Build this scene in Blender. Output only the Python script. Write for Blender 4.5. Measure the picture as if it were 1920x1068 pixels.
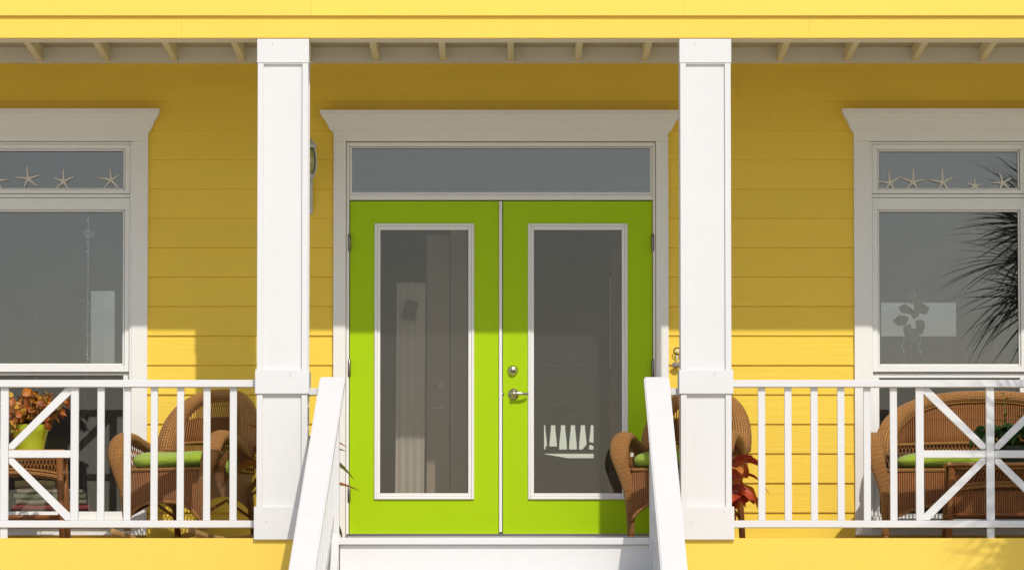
import bpy, bmesh, math, random
from math import sin, cos, pi, radians, sqrt, atan2, atan
from mathutils import Vector, Matrix
random.seed(11)
for o in list(bpy.data.objects): bpy.data.objects.remove(o)
S = bpy.context.scene
COL = S.collection
# ---------------------------------------------------------------- camera
F = 11067.0                      # focal length in photograph pixels (1920 wide)
CAM = Vector((0, -34.0, -1.048))
TH = atan(816 / F)
cd = bpy.data.cameras.new('camera'); cam = bpy.data.objects.new('camera', cd); COL.objects.link(cam)
cam.location = CAM; cam.rotation_euler = (pi / 2 + TH, 0, 0)
cd.sensor_width = 36; cd.lens = 36 * F / 1920; cd.clip_start = 0.5; cd.clip_end = 6000
S.camera = cam
# ---------------------------------------------------------------- world, sun, exposure
SUNV = Vector((.448, -1.7, 1.595)).normalized()
w = bpy.data.worlds.new('World'); S.world = w; w.use_nodes = True
wn = w.node_tree.nodes; wn.clear()
sk = wn.new('ShaderNodeTexSky'); sk.sky_type = 'NISHITA'; sk.sun_disc = False
sk.sun_elevation = math.asin(SUNV.z); sk.sun_rotation = atan2(SUNV.x, SUNV.y)
sk.dust_density = 1.2; sk.air_density = 1.0; sk.ozone_density = 1.0
bg = wn.new('ShaderNodeBackground'); bg.inputs[1].default_value = .145
wo = wn.new('ShaderNodeOutputWorld')
w.node_tree.links.new(sk.outputs[0], bg.inputs[0]); w.node_tree.links.new(bg.outputs[0], wo.inputs[0])
sd = bpy.data.lights.new('sun', 'SUN'); sd.energy = 2.85; sd.angle = radians(.6); sd.color = (1, .955, .88)
so = bpy.data.objects.new('sun', sd); COL.objects.link(so)
so.rotation_euler = SUNV.to_track_quat('Z', 'Y').to_euler(); so.location = (5, -20, 20)
S.view_settings.view_transform = 'Standard'; S.view_settings.look = 'None'
S.view_settings.exposure = 0.0; S.view_settings.gamma = 1; S.view_settings.use_curve_mapping = False
S.render.engine = 'CYCLES'
S.cycles.max_bounces = 10; S.cycles.transparent_max_bounces = 12; S.cycles.diffuse_bounces = 5

def W(px, py, Y):                # world x, z of a photograph pixel on the plane y = Y
    a = (px - 960) / F; b = (534 - py) / F
    dy = cos(TH) - b * sin(TH); dz = sin(TH) + b * cos(TH)
    t = (Y - CAM.y) / dy
    return CAM.x + a * t, CAM.z + dz * t
def WX(px, Y, py=600): return W(px, py, Y)[0]
def WZ(py, Y): return W(960, py, Y)[1]
# ---------------------------------------------------------------- materials
class N:
    def __init__(s, name):
        s.m = bpy.data.materials.new(name); s.m.use_nodes = True; s.t = s.m.node_tree; s.t.nodes.clear()
        s.out = s.t.nodes.new('ShaderNodeOutputMaterial')
    def n(s, typ, **kw):
        x = s.t.nodes.new('ShaderNode' + typ)
        for k, v in kw.items():
            if k in x.inputs.keys(): s.put(x.inputs[k], v)
            else: setattr(x, k, v)
        return x
    def put(s, inp, v):
        if isinstance(v, bpy.types.NodeSocket): s.t.links.new(v, inp)
        else: inp.default_value = v
    def math(s, op, a, b=0.0, c=None):
        x = s.t.nodes.new('ShaderNodeMath'); x.operation = op; s.put(x.inputs[0], a); s.put(x.inputs[1], b)
        if c is not None: s.put(x.inputs[2], c)
        return x.outputs[0]
    def mix(s, f, a, b, bt='MIX'):
        x = s.t.nodes.new('ShaderNodeMix'); x.data_type = 'RGBA'; x.blend_type = bt
        s.put(x.inputs[0], f); s.put(x.inputs[6], a); s.put(x.inputs[7], b); return x.outputs[2]
    def noise(s, vec, scale, detail=4, rough=.5):
        x = s.t.nodes.new('ShaderNodeTexNoise'); s.put(x.inputs['Vector'], vec)
        x.inputs['Scale'].default_value = scale; x.inputs['Detail'].default_value = detail; x.inputs['Roughness'].default_value = rough
        return x.outputs[0]
    def mapv(s, vec, sc):
        x = s.t.nodes.new('ShaderNodeMapping'); s.put(x.inputs[0], vec); x.inputs['Scale'].default_value = sc; return x.outputs[0]
    def ramp(s, f, pts):
        x = s.t.nodes.new('ShaderNodeValToRGB'); s.put(x.inputs[0], f); e = x.color_ramp.elements
        while len(e) < len(pts): e.new(.5)
        for q, (p, c) in zip(e, pts): q.position = p; q.color = c
        return x.outputs[0]
    def bsdf(s, col, rough=.6, bump=None, bstr=.3, bdist=.002, spec=.4, metal=0, coat=0, emit=None):
        b = s.t.nodes.new('ShaderNodeBsdfPrincipled')
        s.put(b.inputs['Base Color'], col); s.put(b.inputs['Roughness'], rough)
        b.inputs['Specular IOR Level'].default_value = spec; b.inputs['Metallic'].default_value = metal
        b.inputs['Coat Weight'].default_value = coat
        if bump is not None:
            u = s.t.nodes.new('ShaderNodeBump'); u.inputs['Strength'].default_value = bstr; u.inputs['Distance'].default_value = bdist
            s.put(u.inputs['Height'], bump); s.t.links.new(u.outputs[0], b.inputs['Normal'])
        s.t.links.new(b.outputs[0], s.out.inputs[0]); s.b = b
        return s.m
def c4(r, g, b): return (r, g, b, 1)
def wpos(n): return n.n('NewGeometry').outputs['Position']
def opos(n): return n.n('TexCoord').outputs['Object']
def uvpos(n): return n.n('TexCoord').outputs['UV']

def paint(name, col, var=.06, rough=.5, grain=.0, gdir=(1, 1, 1), dirt=.0, dirtcol=(.35, .3, .22), coat=0, perobj=.0):
    n = N(name); p = wpos(n)
    big = n.noise(p, 1.3, 5, .6); fine = n.noise(p, 55, 3)
    f = n.math('ADD', n.math('MULTIPLY', big, .7), n.math('MULTIPLY', fine, .3))
    lo = tuple(c * (1 - var) for c in col); hi = tuple(min(1, c * (1 + var)) for c in col)
    c = n.mix(n.ramp(f, [(.3, c4(0, 0, 0)), (.7, c4(1, 1, 1))]), c4(*lo), c4(*hi))
    if perobj:
        r = n.n('ObjectInfo').outputs['Random']
        k = n.math('MULTIPLY_ADD', r, perobj, 1 - perobj / 2)
        cc = n.n('CombineColor'); [n.put(cc.inputs[i], k) for i in range(3)]
        c = n.mix(1.0, c, cc.outputs[0], 'MULTIPLY')
    if dirt:
        d = n.noise(n.mapv(p, (3, 3, 1.2)), 3.0, 8, .7); d2 = n.noise(p, 160, 2)
        df = n.ramp(n.math('ADD', n.math('MULTIPLY', d, .8), n.math('MULTIPLY', d2, .2)), [(.52, c4(0, 0, 0)), (.78, c4(1, 1, 1))])
        c = n.mix(n.math('MULTIPLY', df, dirt), c, c4(*dirtcol))
    h = n.noise(p, 90, 3)
    if grain:
        g = n.noise(n.mapv(p, gdir), 60, 5, .62)
        g2 = n.noise(n.mapv(p, tuple(x * .5 for x in gdir)), 30, 3, .5)
        h = n.math('ADD', n.math('MULTIPLY', h, .3), n.math('MULTIPLY', n.math('ADD', g, g2), grain))
    return n.bsdf(c, rough, h, .5, .004, .12, coat=coat)

M = {}
M['yellow'] = paint('yellow_paint', (.85, .59, .078), .035, .55, 1.0, (.05, .3, 1.0), .05, (.5, .36, .12), perobj=.04)
M['yellow_flat'] = paint('yellow_skirt_paint', (.83, .575, .098), .03, .55, .25, (.06, .3, 1.0), .05, (.5, .36, .12), perobj=.03)
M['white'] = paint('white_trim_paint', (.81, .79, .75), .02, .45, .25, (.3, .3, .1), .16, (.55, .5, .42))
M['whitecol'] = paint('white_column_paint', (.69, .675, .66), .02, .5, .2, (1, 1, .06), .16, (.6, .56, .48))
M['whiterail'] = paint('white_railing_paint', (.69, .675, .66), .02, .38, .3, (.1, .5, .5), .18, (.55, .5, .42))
M['vinyl'] = paint('white_vinyl', (.80, .79, .76), .015, .35, 0, dirt=.05)
M['green'] = paint('lime_green_door_paint', (.375, .57, .003), .025, .42, .12, (.4, .4, .1))
M['cream'] = paint('cream_joist_paint', (.78, .70, .48), .06, .6, .5, (.4, .05, .4), .25, (.3, .25, .15))
M['ceil'] = paint('weathered_ceiling_paint', (.52, .48, .36), .15, .7, .6, (.1, .4, .4), .4, (.2, .17, .12))
M['ledger'] = paint('dull_white_ledger_paint', (.76, .71, .59), .05, .6, .4, (.08, .4, .4), .22, (.35, .3, .2))
M['floor'] = paint('porch_floor_boards', (.42, .34, .24), .12, .6, .6, (.4, .05, .4), .2)
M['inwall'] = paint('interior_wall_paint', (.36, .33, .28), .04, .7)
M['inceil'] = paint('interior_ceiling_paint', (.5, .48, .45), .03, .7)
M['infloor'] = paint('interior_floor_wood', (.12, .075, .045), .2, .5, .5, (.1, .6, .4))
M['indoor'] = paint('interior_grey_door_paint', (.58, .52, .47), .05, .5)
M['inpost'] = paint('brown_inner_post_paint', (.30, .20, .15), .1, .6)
M['incurt'] = paint('white_curtain_cloth', (.75, .74, .72), .04, .8)
M['rubber'] = paint('dark_gasket', (.03, .03, .032), .2, .6)
M['starfish'] = paint('starfish_skin', (.74, .69, .59), .08, .8, 1.2, (1, 1, 1))
M['tan'] = paint('tan_rocker_wood', (.42, .25, .10), .2, .45, .5, (.3, .05, .3))
M['potgreen'] = paint('lime_glazed_pot', (.42, .50, .03), .05, .22, coat=.5)
M['terracotta'] = paint('dark_pot_glaze', (.05, .07, .05), .2, .4)
M['shingle'] = paint('grey_roof_shingle', (.16, .15, .14), .2, .9)
M['soil'] = paint('potting_soil', (.03, .02, .012), .4, .95)
M['bark'] = paint('palm_bark', (.20, .15, .10), .35, .95, 1.4, (1, 1, .3))
M['stem'] = paint('plant_stem', (.09, .12, .03), .2, .6)
M['note'] = paint('grey_paper_note', (.16, .15, .12), .05, .8)
M['lantern'] = paint('pale_grey_lantern_metal', (.55, .56, .52), .06, .4)
M['shell'] = paint('iridescent_shell', (.30, .24, .20), .3, .3, coat=.5)
M['iron'] = paint('dark_wrought_iron', (.05, .045, .04), .2, .4)
M['silver'] = paint('silver_bead', (.85, .86, .86), .1, .3)
for nm, cc in (('sage', (.30, .33, .20)), ('olive', (.24, .19, .08)), ('beige', (.45, .40, .28)), ('redcloth', (.50, .10, .09))):
    M[nm] = paint(nm + '_blanket_cloth', cc, .12, .9, 1.2, (.5, 1, 1))
def metal(name, col, rough):
    n = N(name); p = wpos(n); return n.bsdf(c4(*col), n.math('MULTIPLY_ADD', n.noise(p, 70), .15, rough - .07), n.noise(p, 200), .1, .0005, metal=1)
M['nickel'] = metal('satin_nickel', (.62, .56, .47), .28)
M['darknickel'] = metal('dark_nickel', (.25, .22, .18), .35)
M['alu'] = metal('aluminium_threshold', (.45, .44, .42), .4)
M['hinge'] = metal('steel_hinge', (.32, .31, .28), .4)
def fabric():
    n = N('lime_green_cushion_cloth'); p = opos(n)
    wv = n.n('TexWave'); n.put(wv.inputs['Vector'], p); wv.inputs['Scale'].default_value = 170
    c = n.mix(n.noise(p, 9, 5), c4(.29, .42, .02), c4(.40, .54, .04))
    h = n.math('ADD', n.math('MULTIPLY', n.noise(n.mapv(p, (1, 1, 2.5)), 11, 6, .6), 2.4), n.math('MULTIPLY', wv.outputs[1], .08))
    m = n.bsdf(c, .85, h, .8, .012, .2); n.b.inputs['Sheen Weight'].default_value = .25; return m
M['cushion'] = fabric()
def wicker(name, kind, dark, light):
    n = N(name); uv = n.n('SeparateXYZ'); n.put(uv.inputs[0], uvpos(n))
    u, v = uv.outputs[0], uv.outputs[1]
    if kind == 'herring':
        a = n.math('ADD', u, v); b = n.math('SUBTRACT', u, v)
        A = n.math('SINE', n.math('MULTIPLY', a, 2 * pi / .020)); B = n.math('SINE', n.math('MULTIPLY', b, 2 * pi / .020))
        h0 = n.math('MULTIPLY_ADD', n.math('MULTIPLY', A, B), .5, .5)
        fine = n.math('MULTIPLY_ADD', n.math('SINE', n.math('MULTIPLY', v, 2 * pi / .0042)), .12, 0)
        h = n.math('ADD', h0, fine)
    else:
        A = n.math('ABSOLUTE', n.math('SINE', n.math('MULTIPLY', u, pi / .013)))
        B = n.math('SINE', n.math('MULTIPLY', v, 2 * pi / .006))
        h = n.math('ADD', n.math('MULTIPLY', A, .85), n.math('MULTIPLY', B, .12))
    g = n.noise(uvpos(n), 12, 4); g2 = n.noise(uvpos(n), 140, 3)
    f = n.math('ADD', n.math('MULTIPLY', h, .62), n.math('ADD', n.math('MULTIPLY', g, .25), n.math('MULTIPLY', g2, .28)))
    c = n.ramp(f, [(.18, c4(*[x * .35 for x in dark])), (.42, c4(*dark)), (.78, c4(*light)), (1, c4(*[min(1, x * 1.35) for x in light]))])
    return n.bsdf(c, n.math('MULTIPLY_ADD', g2, .3, .26), h, 1.0, .007, .6)
M['w_arm'] = wicker('woven_rattan_herringbone', 'herring', (.28, .108, .026), (.62, .30, .085))
M['w_rib'] = wicker('woven_rattan_ribbed', 'rib', (.17, .058, .015), (.40, .155, .043))
M['w_strand'] = paint('rattan_strand', (.27, .115, .038), .2, .4, .8, (1, 1, 1))
M['w_pole'] = paint('rattan_pole', (.20, .075, .022), .2, .32, .5, (1, 1, .2), coat=.3)
def glass(name, tint, refl, haze=0, hcol=(.2, .2, .2)):
    n = N(name); p = wpos(n)
    tr = n.n('BsdfTransparent'); tr.inputs[0].default_value = c4(*tint)
    gl = n.n('BsdfGlossy'); gl.inputs['Roughness'].default_value = .012; gl.inputs[0].default_value = c4(.91, .93, .98)
    bu = n.n('Bump'); bu.inputs['Strength'].default_value = .05; bu.inputs['Distance'].default_value = .002; n.put(bu.inputs['Height'], n.noise(p, 2.2, 1)); n.t.links.new(bu.outputs[0], gl.inputs['Normal'])
    lw = n.n('LayerWeight'); lw.inputs[0].default_value = .25
    fac = n.math('MINIMUM', n.math('MULTIPLY_ADD', lw.outputs[0], .9, refl), 1.0)
    mx = n.n('MixShader'); n.put(mx.inputs[0], fac); n.t.links.new(tr.outputs[0], mx.inputs[1]); n.t.links.new(gl.outputs[0], mx.inputs[2])
    o = mx.outputs[0]
    if haze:
        df = n.n('BsdfDiffuse'); df.inputs[0].default_value = c4(*hcol)
        hz = n.math('MULTIPLY', n.math('MULTIPLY_ADD', n.noise(p, 3, 5, .6), .6, .7), haze)
        m2 = n.n('MixShader'); n.put(m2.inputs[0], hz); n.t.links.new(o, m2.inputs[1]); n.t.links.new(df.outputs[0], m2.inputs[2]); o = m2.outputs[0]
    n.t.links.new(o, n.out.inputs[0]); return n.m
M['glass'] = glass('double_glazed_pane', (.78, .78, .79), .058, .02)
M['glass_screen'] = glass('screened_pane', (.82, .82, .82), .02, .04, (.12, .12, .12))
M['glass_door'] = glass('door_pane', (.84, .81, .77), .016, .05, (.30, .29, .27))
M['lampglass'] = glass('seeded_lamp_glass', (.75, .82, .72), .08, .12, (.4, .45, .35))
def leafmat(name, pts, vein, veinw=.07, rough=.4):
    n = N(name); s = n.n('SeparateXYZ'); n.put(s.inputs[0], uvpos(n)); u, v = s.outputs[0], s.outputs[1]
    r = n.n('ObjectInfo').outputs['Random']
    au = n.math('ABSOLUTE', n.math('SUBTRACT', u, .5))
    f = n.math('ADD', n.math('MULTIPLY', n.noise(uvpos(n), 5, 3), .45), n.math('MULTIPLY', r, .62))
    c = n.ramp(f, pts)
    sv = n.math('ABSOLUTE', n.math('SINE', n.math('MULTIPLY', n.math('SUBTRACT', v, n.math('MULTIPLY', au, .35)), pi * 11)))
    vm = n.math('MAXIMUM', n.math('LESS_THAN', au, veinw * .4), n.math('MULTIPLY', n.math('LESS_THAN', sv, .22), .75))
    c = n.mix(vm, c, c4(*vein))
    m = n.bsdf(c, rough, sv, .3, .002, .5)
    # thin leaf: some light comes through
    tl = n.n('BsdfTranslucent'); n.put(tl.inputs[0], c); ms = n.n('MixShader'); ms.inputs[0].default_value = .22
    n.t.links.new(n.b.outputs[0], ms.inputs[1]); n.t.links.new(tl.outputs[0], ms.inputs[2]); n.t.links.new(ms.outputs[0], n.out.inputs[0])
    return m
M['croton_red'] = leafmat('croton_leaf_red', [(.15, c4(.16, .008, .012)), (.4, c4(.42, .025, .012)), (.65, c4(.60, .12, .02)), (.9, c4(.75, .42, .08))], (.68, .20, .06))
M['croton_dark'] = leafmat('croton_leaf_dark', [(.15, c4(.02, .045, .012)), (.5, c4(.05, .075, .012)), (.75, c4(.32, .06, .015)), (.95, c4(.45, .20, .03))], (.45, .33, .05))
M['coleus'] = leafmat('coleus_leaf', [(.18, c4(.07, .12, .015)), (.36, c4(.20, .03, .015)), (.56, c4(.42, .10, .02)), (.74, c4(.58, .24, .025)), (.88, c4(.70, .48, .06))], (.6, .32, .06), .05)
M['leafgreen'] = leafmat('green_leaf', [(.1, c4(.02, .06, .012)), (.9, c4(.06, .13, .03))], (.06, .12, .04), .05)
M['frond'] = leafmat('palm_frond', [(.1, c4(.035, .06, .02)), (.9, c4(.08, .11, .035))], (.06, .08, .03), .02)

# ---------------------------------------------------------------- mesh helpers
def tag(o, label=None, cat=None, group=None, kind=None):
    if label: o['label'] = label
    if cat: o['category'] = cat
    if group: o['group'] = group
    if kind: o['kind'] = kind
    return o
def empty(name, loc=(0, 0, 0), rz=0, parent=None, **kw):
    o = bpy.data.objects.new(name, None); COL.objects.link(o); o.location = loc; o.rotation_euler = (0, 0, rz)
    o.empty_display_size = .1
    if parent: o.parent = parent
    return tag(o, **kw)
class MB:
    def __init__(s): s.bm = bmesh.new(); s.uv = s.bm.loops.layers.uv.new('UV')
    def box(s, x0, x1, y0, y1, z0, z1, bev=0, seg=1):
        x0, x1 = min(x0, x1), max(x0, x1); y0, y1 = min(y0, y1), max(y0, y1); z0, z1 = min(z0, z1), max(z0, z1)
        vs = [s.bm.verts.new((x, y, z)) for x in (x0, x1) for y in (y0, y1) for z in (z0, z1)]
        fs = [s.bm.faces.new([vs[i] for i in q]) for q in ((0, 1, 3, 2), (4, 6, 7, 5), (0, 4, 5, 1), (2, 3, 7, 6), (0, 2, 6, 4), (1, 5, 7, 3))]
        if bev:
            es = list({e for f in fs for e in f.edges})
            bmesh.ops.bevel(s.bm, geom=es, offset=bev, segments=seg, affect='EDGES', profile=.6)
        return s
    def prism(s, pts, axis, a, b):
        """closed polygon extruded along axis ('x': pts are (y,z); 'y': pts are (x,z); 'z': (x,y))"""
        def P(p, t): return (t, p[0], p[1]) if axis == 'x' else ((p[0], t, p[1]) if axis == 'y' else (p[0], p[1], t))
        A = [s.bm.verts.new(P(p, a)) for p in pts]; B = [s.bm.verts.new(P(p, b)) for p in pts]
        s.bm.faces.new(A); s.bm.faces.new(B[::-1])
        for i in range(len(pts)):
            j = (i + 1) % len(pts); s.bm.faces.new((A[j], A[i], B[i], B[j]))
        return s
    def grid(s, G, closed=False, us=1, vs=1, flipuv=False):
        """G[i][j] points; uv in metres along the rows and columns"""
        V = [[s.bm.verts.new(p) for p in r] for r in G]
        m = len(G[0])
        for i in range(len(G) - 1):
            for j in range(m if closed else m - 1):
                k = (j + 1) % m
                f = s.bm.faces.new((V[i][j], V[i + 1][j], V[i + 1][k], V[i][k])); f.smooth = True
                L = s._len
                for lp, (a, b) in zip(f.loops, ((i, j), (i + 1, j), (i + 1, j + 1), (i, j + 1))):
                    lp[s.uv].uv = (L(G, b, True) * us, L(G, a, False) * vs) if not s.unit else (b / (m - 1), a / (len(G) - 1))
        return V
    unit = False
    _c = None
    def _len(s, G, k, across):
        if s._c is None or s._c[0] is not G:
            m = len(G[0]); mid = len(G) // 2
            r = [0]
            for j in range(m): r.append(r[-1] + (Vector(G[mid][(j + 1) % m]) - Vector(G[mid][j])).length)
            c = [0]
            for i in range(len(G) - 1): c.append(c[-1] + (Vector(G[i + 1][m // 2]) - Vector(G[i][m // 2])).length)
            s._c = (G, r, c)
        return s._c[1][k] if across else s._c[2][k]
    def tube(s, pts, rad, sides=6, up=None, cap=True, flat=1.0):
        """sweep an ellipse (rad, rad*flat) along pts; rad may be a list of r or (ra, rb)"""
        pts = [Vector(p) for p in pts]; n = len(pts)
        if not isinstance(rad, (list, tuple)): rad = [rad] * n
        G = []; prev = None
        for i, p in enumerate(pts):
            t = (pts[min(i + 1, n - 1)] - pts[max(i - 1, 0)]).normalized()
            if up is not None: a = Vector(up)
            elif prev is None: a = Vector((0, 0, 1)) if abs(t.z) < .9 else Vector((1, 0, 0))
            else: a = prev
            a = (a - t * a.dot(t)).normalized(); prev = a; b = t.cross(a)
            r = rad[i]; ra, rb = (r if isinstance(r, (list, tuple)) else (r, r * flat))
            G.append([tuple(p + a * ra * cos(2 * pi * k / sides) + b * rb * sin(2 * pi * k / sides)) for k in range(sides)])
        V = s.grid(G, True)
        if cap and sides > 2: s.bm.faces.new(V[0]); s.bm.faces.new(V[-1][::-1])
        return s
    def lathe(s, prof, sides=20, cx=0, cy=0, axis='z', smooth=True):
        G = []
        for r, z in prof:
            row = []
            for k in range(sides):
                a = 2 * pi * k / sides
                row.append((cx + r * cos(a), cy + r * sin(a), z) if axis == 'z' else (cx + r * cos(a), z, cy + r * sin(a)))
            G.append(row)
        V = s.grid(G, True)
        if prof[0][0] > 1e-4: s.bm.faces.new(V[0])
        if prof[-1][0] > 1e-4: s.bm.faces.new(V[-1][::-1])
        return s
    def ball(s, c, r, seg=10, sc=(1, 1, 1)):
        prof = [(max(1e-5, r * sin(pi * i / 6)), -r * cos(pi * i / 6)) for i in range(7)]
        G = [[(c[0] + a * cos(2 * pi * k / seg) * sc[0], c[1] + a * sin(2 * pi * k / seg) * sc[1], c[2] + z * sc[2]) for k in range(seg)] for a, z in prof]
        s.grid(G, True); return s
    def build(s, name, mat, parent=None, smooth=None, **kw):
        bmesh.ops.recalc_face_normals(s.bm, faces=s.bm.faces)
        me = bpy.data.meshes.new(name); s.bm.to_mesh(me); s.bm.free()
        me.materials.append(M[mat] if isinstance(mat, str) else mat)
        o = bpy.data.objects.new(name, me); COL.objects.link(o)
        if parent: o.parent = parent
        return tag(o, **kw)
def inst(name, me, parent=None, loc=(0, 0, 0), rot=(0, 0, 0), sc=(1, 1, 1), **kw):
    o = bpy.data.objects.new(name, me); COL.objects.link(o); o.location = loc; o.rotation_euler = rot; o.scale = sc
    if parent: o.parent = parent
    return tag(o, **kw)
def spline(P, n=6):
    """Catmull-Rom through tuples of any length"""
    out = []
    for i in range(len(P) - 1):
        p0, p1, p2, p3 = P[max(i - 1, 0)], P[i], P[i + 1], P[min(i + 2, len(P) - 1)]
        for k in range(n):
            t = k / n
            out.append(tuple(.5 * (2 * b + (c - a) * t + (2 * a - 5 * b + 4 * c - d) * t * t + (3 * b - a - 3 * c + d) * t ** 3) for a, b, c, d in zip(p0, p1, p2, p3)))
    out.append(tuple(P[-1])); return out

# ================================================================ SETTING
PW = 1.7                        # face of the house wall behind the porch
GZ = -2.5                       # ground level
def ground():
    n = N('pale_sand'); p = wpos(n)
    c = n.mix(n.noise(p, .6, 8, .65), c4(.52, .45, .34), c4(.70, .63, .51))
    c = n.mix(n.ramp(n.noise(p, .12, 5), [(.55, c4(0, 0, 0)), (.7, c4(1, 1, 1))]), c, c4(.34, .32, .20))
    m = n.bsdf(c, .95, n.noise(p, 6, 8, .7), .8, .03)
    b = MB(); b.box(-1500, 1500, -1500, 1500, GZ - .5, GZ)
    b.build('ground', m, kind='structure')
ground()

house = empty('house', (0, PW, GZ), label='bright yellow lap sided beach house with white trim and a raised front porch', cat='house')
HO = Vector(house.location)
class HP:                       # parts of the house are written in world coordinates
    pass
def hb(mb, name, mat, parent=None, **kw):
    """build in world coordinates under the house (or a part that sits at the house origin)"""
    bmesh.ops.translate(mb.bm, verts=mb.bm.verts, vec=-HO)
    return mb.build(name, mat, parent or house, **kw)
HX = 4.95
# openings measured from the photograph
zf = 0.0
DX0, DX1 = WX(654.5, PW), WX(1224, PW)
LW0, LW1 = WX(-50, PW), WX(247, PW)
RW0, RW1 = WX(1632, PW), WX(1929, PW)
WT = WZ(266, PW); WB = WZ(990, PW); DT = WZ(268, PW)
wall = hb(MB().box(LW1, DX0, PW, PW + .12, -.3, 3.2), 'wall', 'yellow_flat')
mb = MB()
for x0, x1, z0, z1 in ((-HX, LW0, -.3, 3.2), (LW0, LW1, WT, 3.2), (LW0, LW1, -.3, WB), (DX0, DX1, DT, 3.2), (DX1, RW0, -.3, 3.2), (RW0, RW1, WT, 3.2), (RW0, RW1, -.3, WB), (RW1, HX, -.3, 3.2)):
    hb(MB().box(x0, x1, PW, PW + .12, z0, z1), 'wall_backing', 'yellow_flat', wall)
# lap siding boards (geometry of every board)
def board(x0, x1, z0, z1, Y, parent, name='siding_board', mat='yellow', t=.0145, t2=.004):
    b = MB(); j = random.uniform(-.0012, .0012)
    e = .0025
    pts = [(Y - t + j, z0 + e), (Y - t + j + e * .6, z0), (Y - .0005, z0), (Y - .0005, z1), (Y - t2, z1)]
    b.prism(pts, 'x', x0, x1)
    return hb(b, name, mat, parent)
ZL = WZ(190, PW); EX = (WZ(190, PW) - WZ(905, PW)) / 13.0
rows = [(ZL, WZ(117, PW) + .03)] + [(ZL - EX * (k + 1), ZL - EX * k) for k in range(17)]
CWL, CWR = WX(277, PW), WX(1602, PW)       # casing edges
CDL, CDR = WX(625, PW), WX(1253.5, PW)
CWL0, CWR1 = WX(-80, PW), WX(1959, PW)
HT = WZ(208, PW)
joints = {0: [WX(1387, PW), -3.9], 1: [WX(1445, PW), -3.3], 2: [2.9 + .9, -2.6 - 1.6]}
for k, (z0, z1) in enumerate(rows):
    zm = (z0 + z1) / 2
    if z0 > HT - .02: spans = [(-HX, HX)]
    elif zm > WT + .0: spans = [(-HX, CWL0), (CWL - .0, CDL), (CDR, CWR), (CWR1, HX)]
    else: spans = [(-HX, CWL0), (CWL, CDL), (CDR, CWR), (CWR1, HX)]
    for a, b_ in spans:
        cuts = [a] + sorted(x for x in joints.get(k, []) if a + .1 < x < b_ - .1) + [b_]
        for q in range(len(cuts) - 1):
            board(cuts[q] + (.0005 if q else 0), cuts[q + 1] - .0005, z0, z1 - .0005, PW, wall)
# upper storey front, flush with the porch beam: two boards in view, more above
upper = hb(MB().box(-HX, HX, .005, .21, WZ(80, .21), 5.9), 'upper_wall', 'yellow_flat')
zb = WZ(72.0, 0); zm_ = WZ(31, 0)
def uboards(z0, z1, xs, t):
    for a, b_ in zip(xs[:-1], xs[1:]):
        b = MB(); e = .003
        b.prism([(.005 - t, z0 + e), (.005 - t + e, z0), (.004, z0), (.004, z1), (-.003, z1)], 'x', a + .0004, b_ - .0004); hb(b, 'siding_board', 'yellow_flat', upper)
uboards(zb, zm_ + .0, [-HX, WX(338, 0), WX(1520, 0), HX], .008)
for i in range(16):
    z0 = zm_ + .0005 + i * .178
    xs = [-HX] + ([WX(582, 0), WX(1283, 0)] if i == 0 else [random.uniform(-3.5, 3.5)]) + [HX]
    uboards(z0, z0 + .1775, xs, .030)
# beam underside trim
hb(MB().box(-HX, HX, .012, .20, zb - .002, WZ(80, .21) + .02), 'beam', 'ledger', upper)
hb(MB().box(-HX, HX, .205, .235, zb + .012, zb + .2), 'beam_face', 'ledger', upper)
# ceiling: ledger, joists, deck boards
ZJ = WZ(115.5, PW - .03); ZD = WZ(90, PW - .04)
ceiling = hb(MB().box(-HX, HX, PW - .045, PW - .001, WZ(118, PW - .045), ZD + .05), 'ceiling_ledger', 'ledger', label='dull white ledger board along the top of the porch wall')
jb = MB().box(-.019, .019, -.70, .70, -.045, .045, .002); bmesh.ops.translate(jb.bm, verts=jb.bm.verts, vec=(0, 0, 0))
jme = jb.build('joist', 'cream', ceiling); jx = WX(957.5, PW)
jh = (ZD - ZJ)
for i, k in enumerate(range(-11, 13)):
    o = jme if i == 0 else inst('joist', jme.data, ceiling)
    o.location = (jx + .4085 * k - HO.x, (.24 + PW - .046) / 2 - HO.y, ZJ + jh / 2 - HO.z); o.scale = (1, (PW - .046 - .24) / 1.4, (jh + .002) / .09); o.rotation_euler = (0, 0, random.uniform(-.004, .004))
for k in range(10):
    y0 = .24 + k * .142; hb(MB().box(-HX, HX, y0 + .002, y0 + .138, ZD + .002, ZD + .03), 'ceiling_board', 'ceil', ceiling)
hb(MB().box(-HX, HX, .21, PW, ZD + .034, ZD + .06), 'ceiling_deck', 'ceil', ceiling)
# floor with boards, skirt
floor = hb(MB().box(-HX, HX, .06, PW, -.30, -.031), 'porch_floor', 'floor')
for k in range(12):
    y0 = .035 + k * .139; hb(MB().box(-HX, HX, y0, y0 + .135, -.03, -.001), 'floor_board', 'floor', floor)
SX0, SX1 = WX(637, 0), WX(1221, 0)
for a, b_ in ((-HX, SX0 - .02), (SX1 + .02, HX)):
    sk_ = hb(MB().box(a, b_, .015, .034, -.27, .0), 'skirt_board', 'yellow_flat')
    for r_ in range(12):
        hb(MB().prism([(.012, -.272 - r_ * .178 - .177), (.034, -.272 - r_ * .178 - .177), (.034, -.272 - r_ * .178), (.028, -.272 - r_ * .178)], 'x', a, b_), 'siding_board', 'yellow', sk_)
hb(MB().box(-HX, HX, .04, .06, GZ, -.301), 'foundation_wall', 'yellow_flat')
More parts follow.
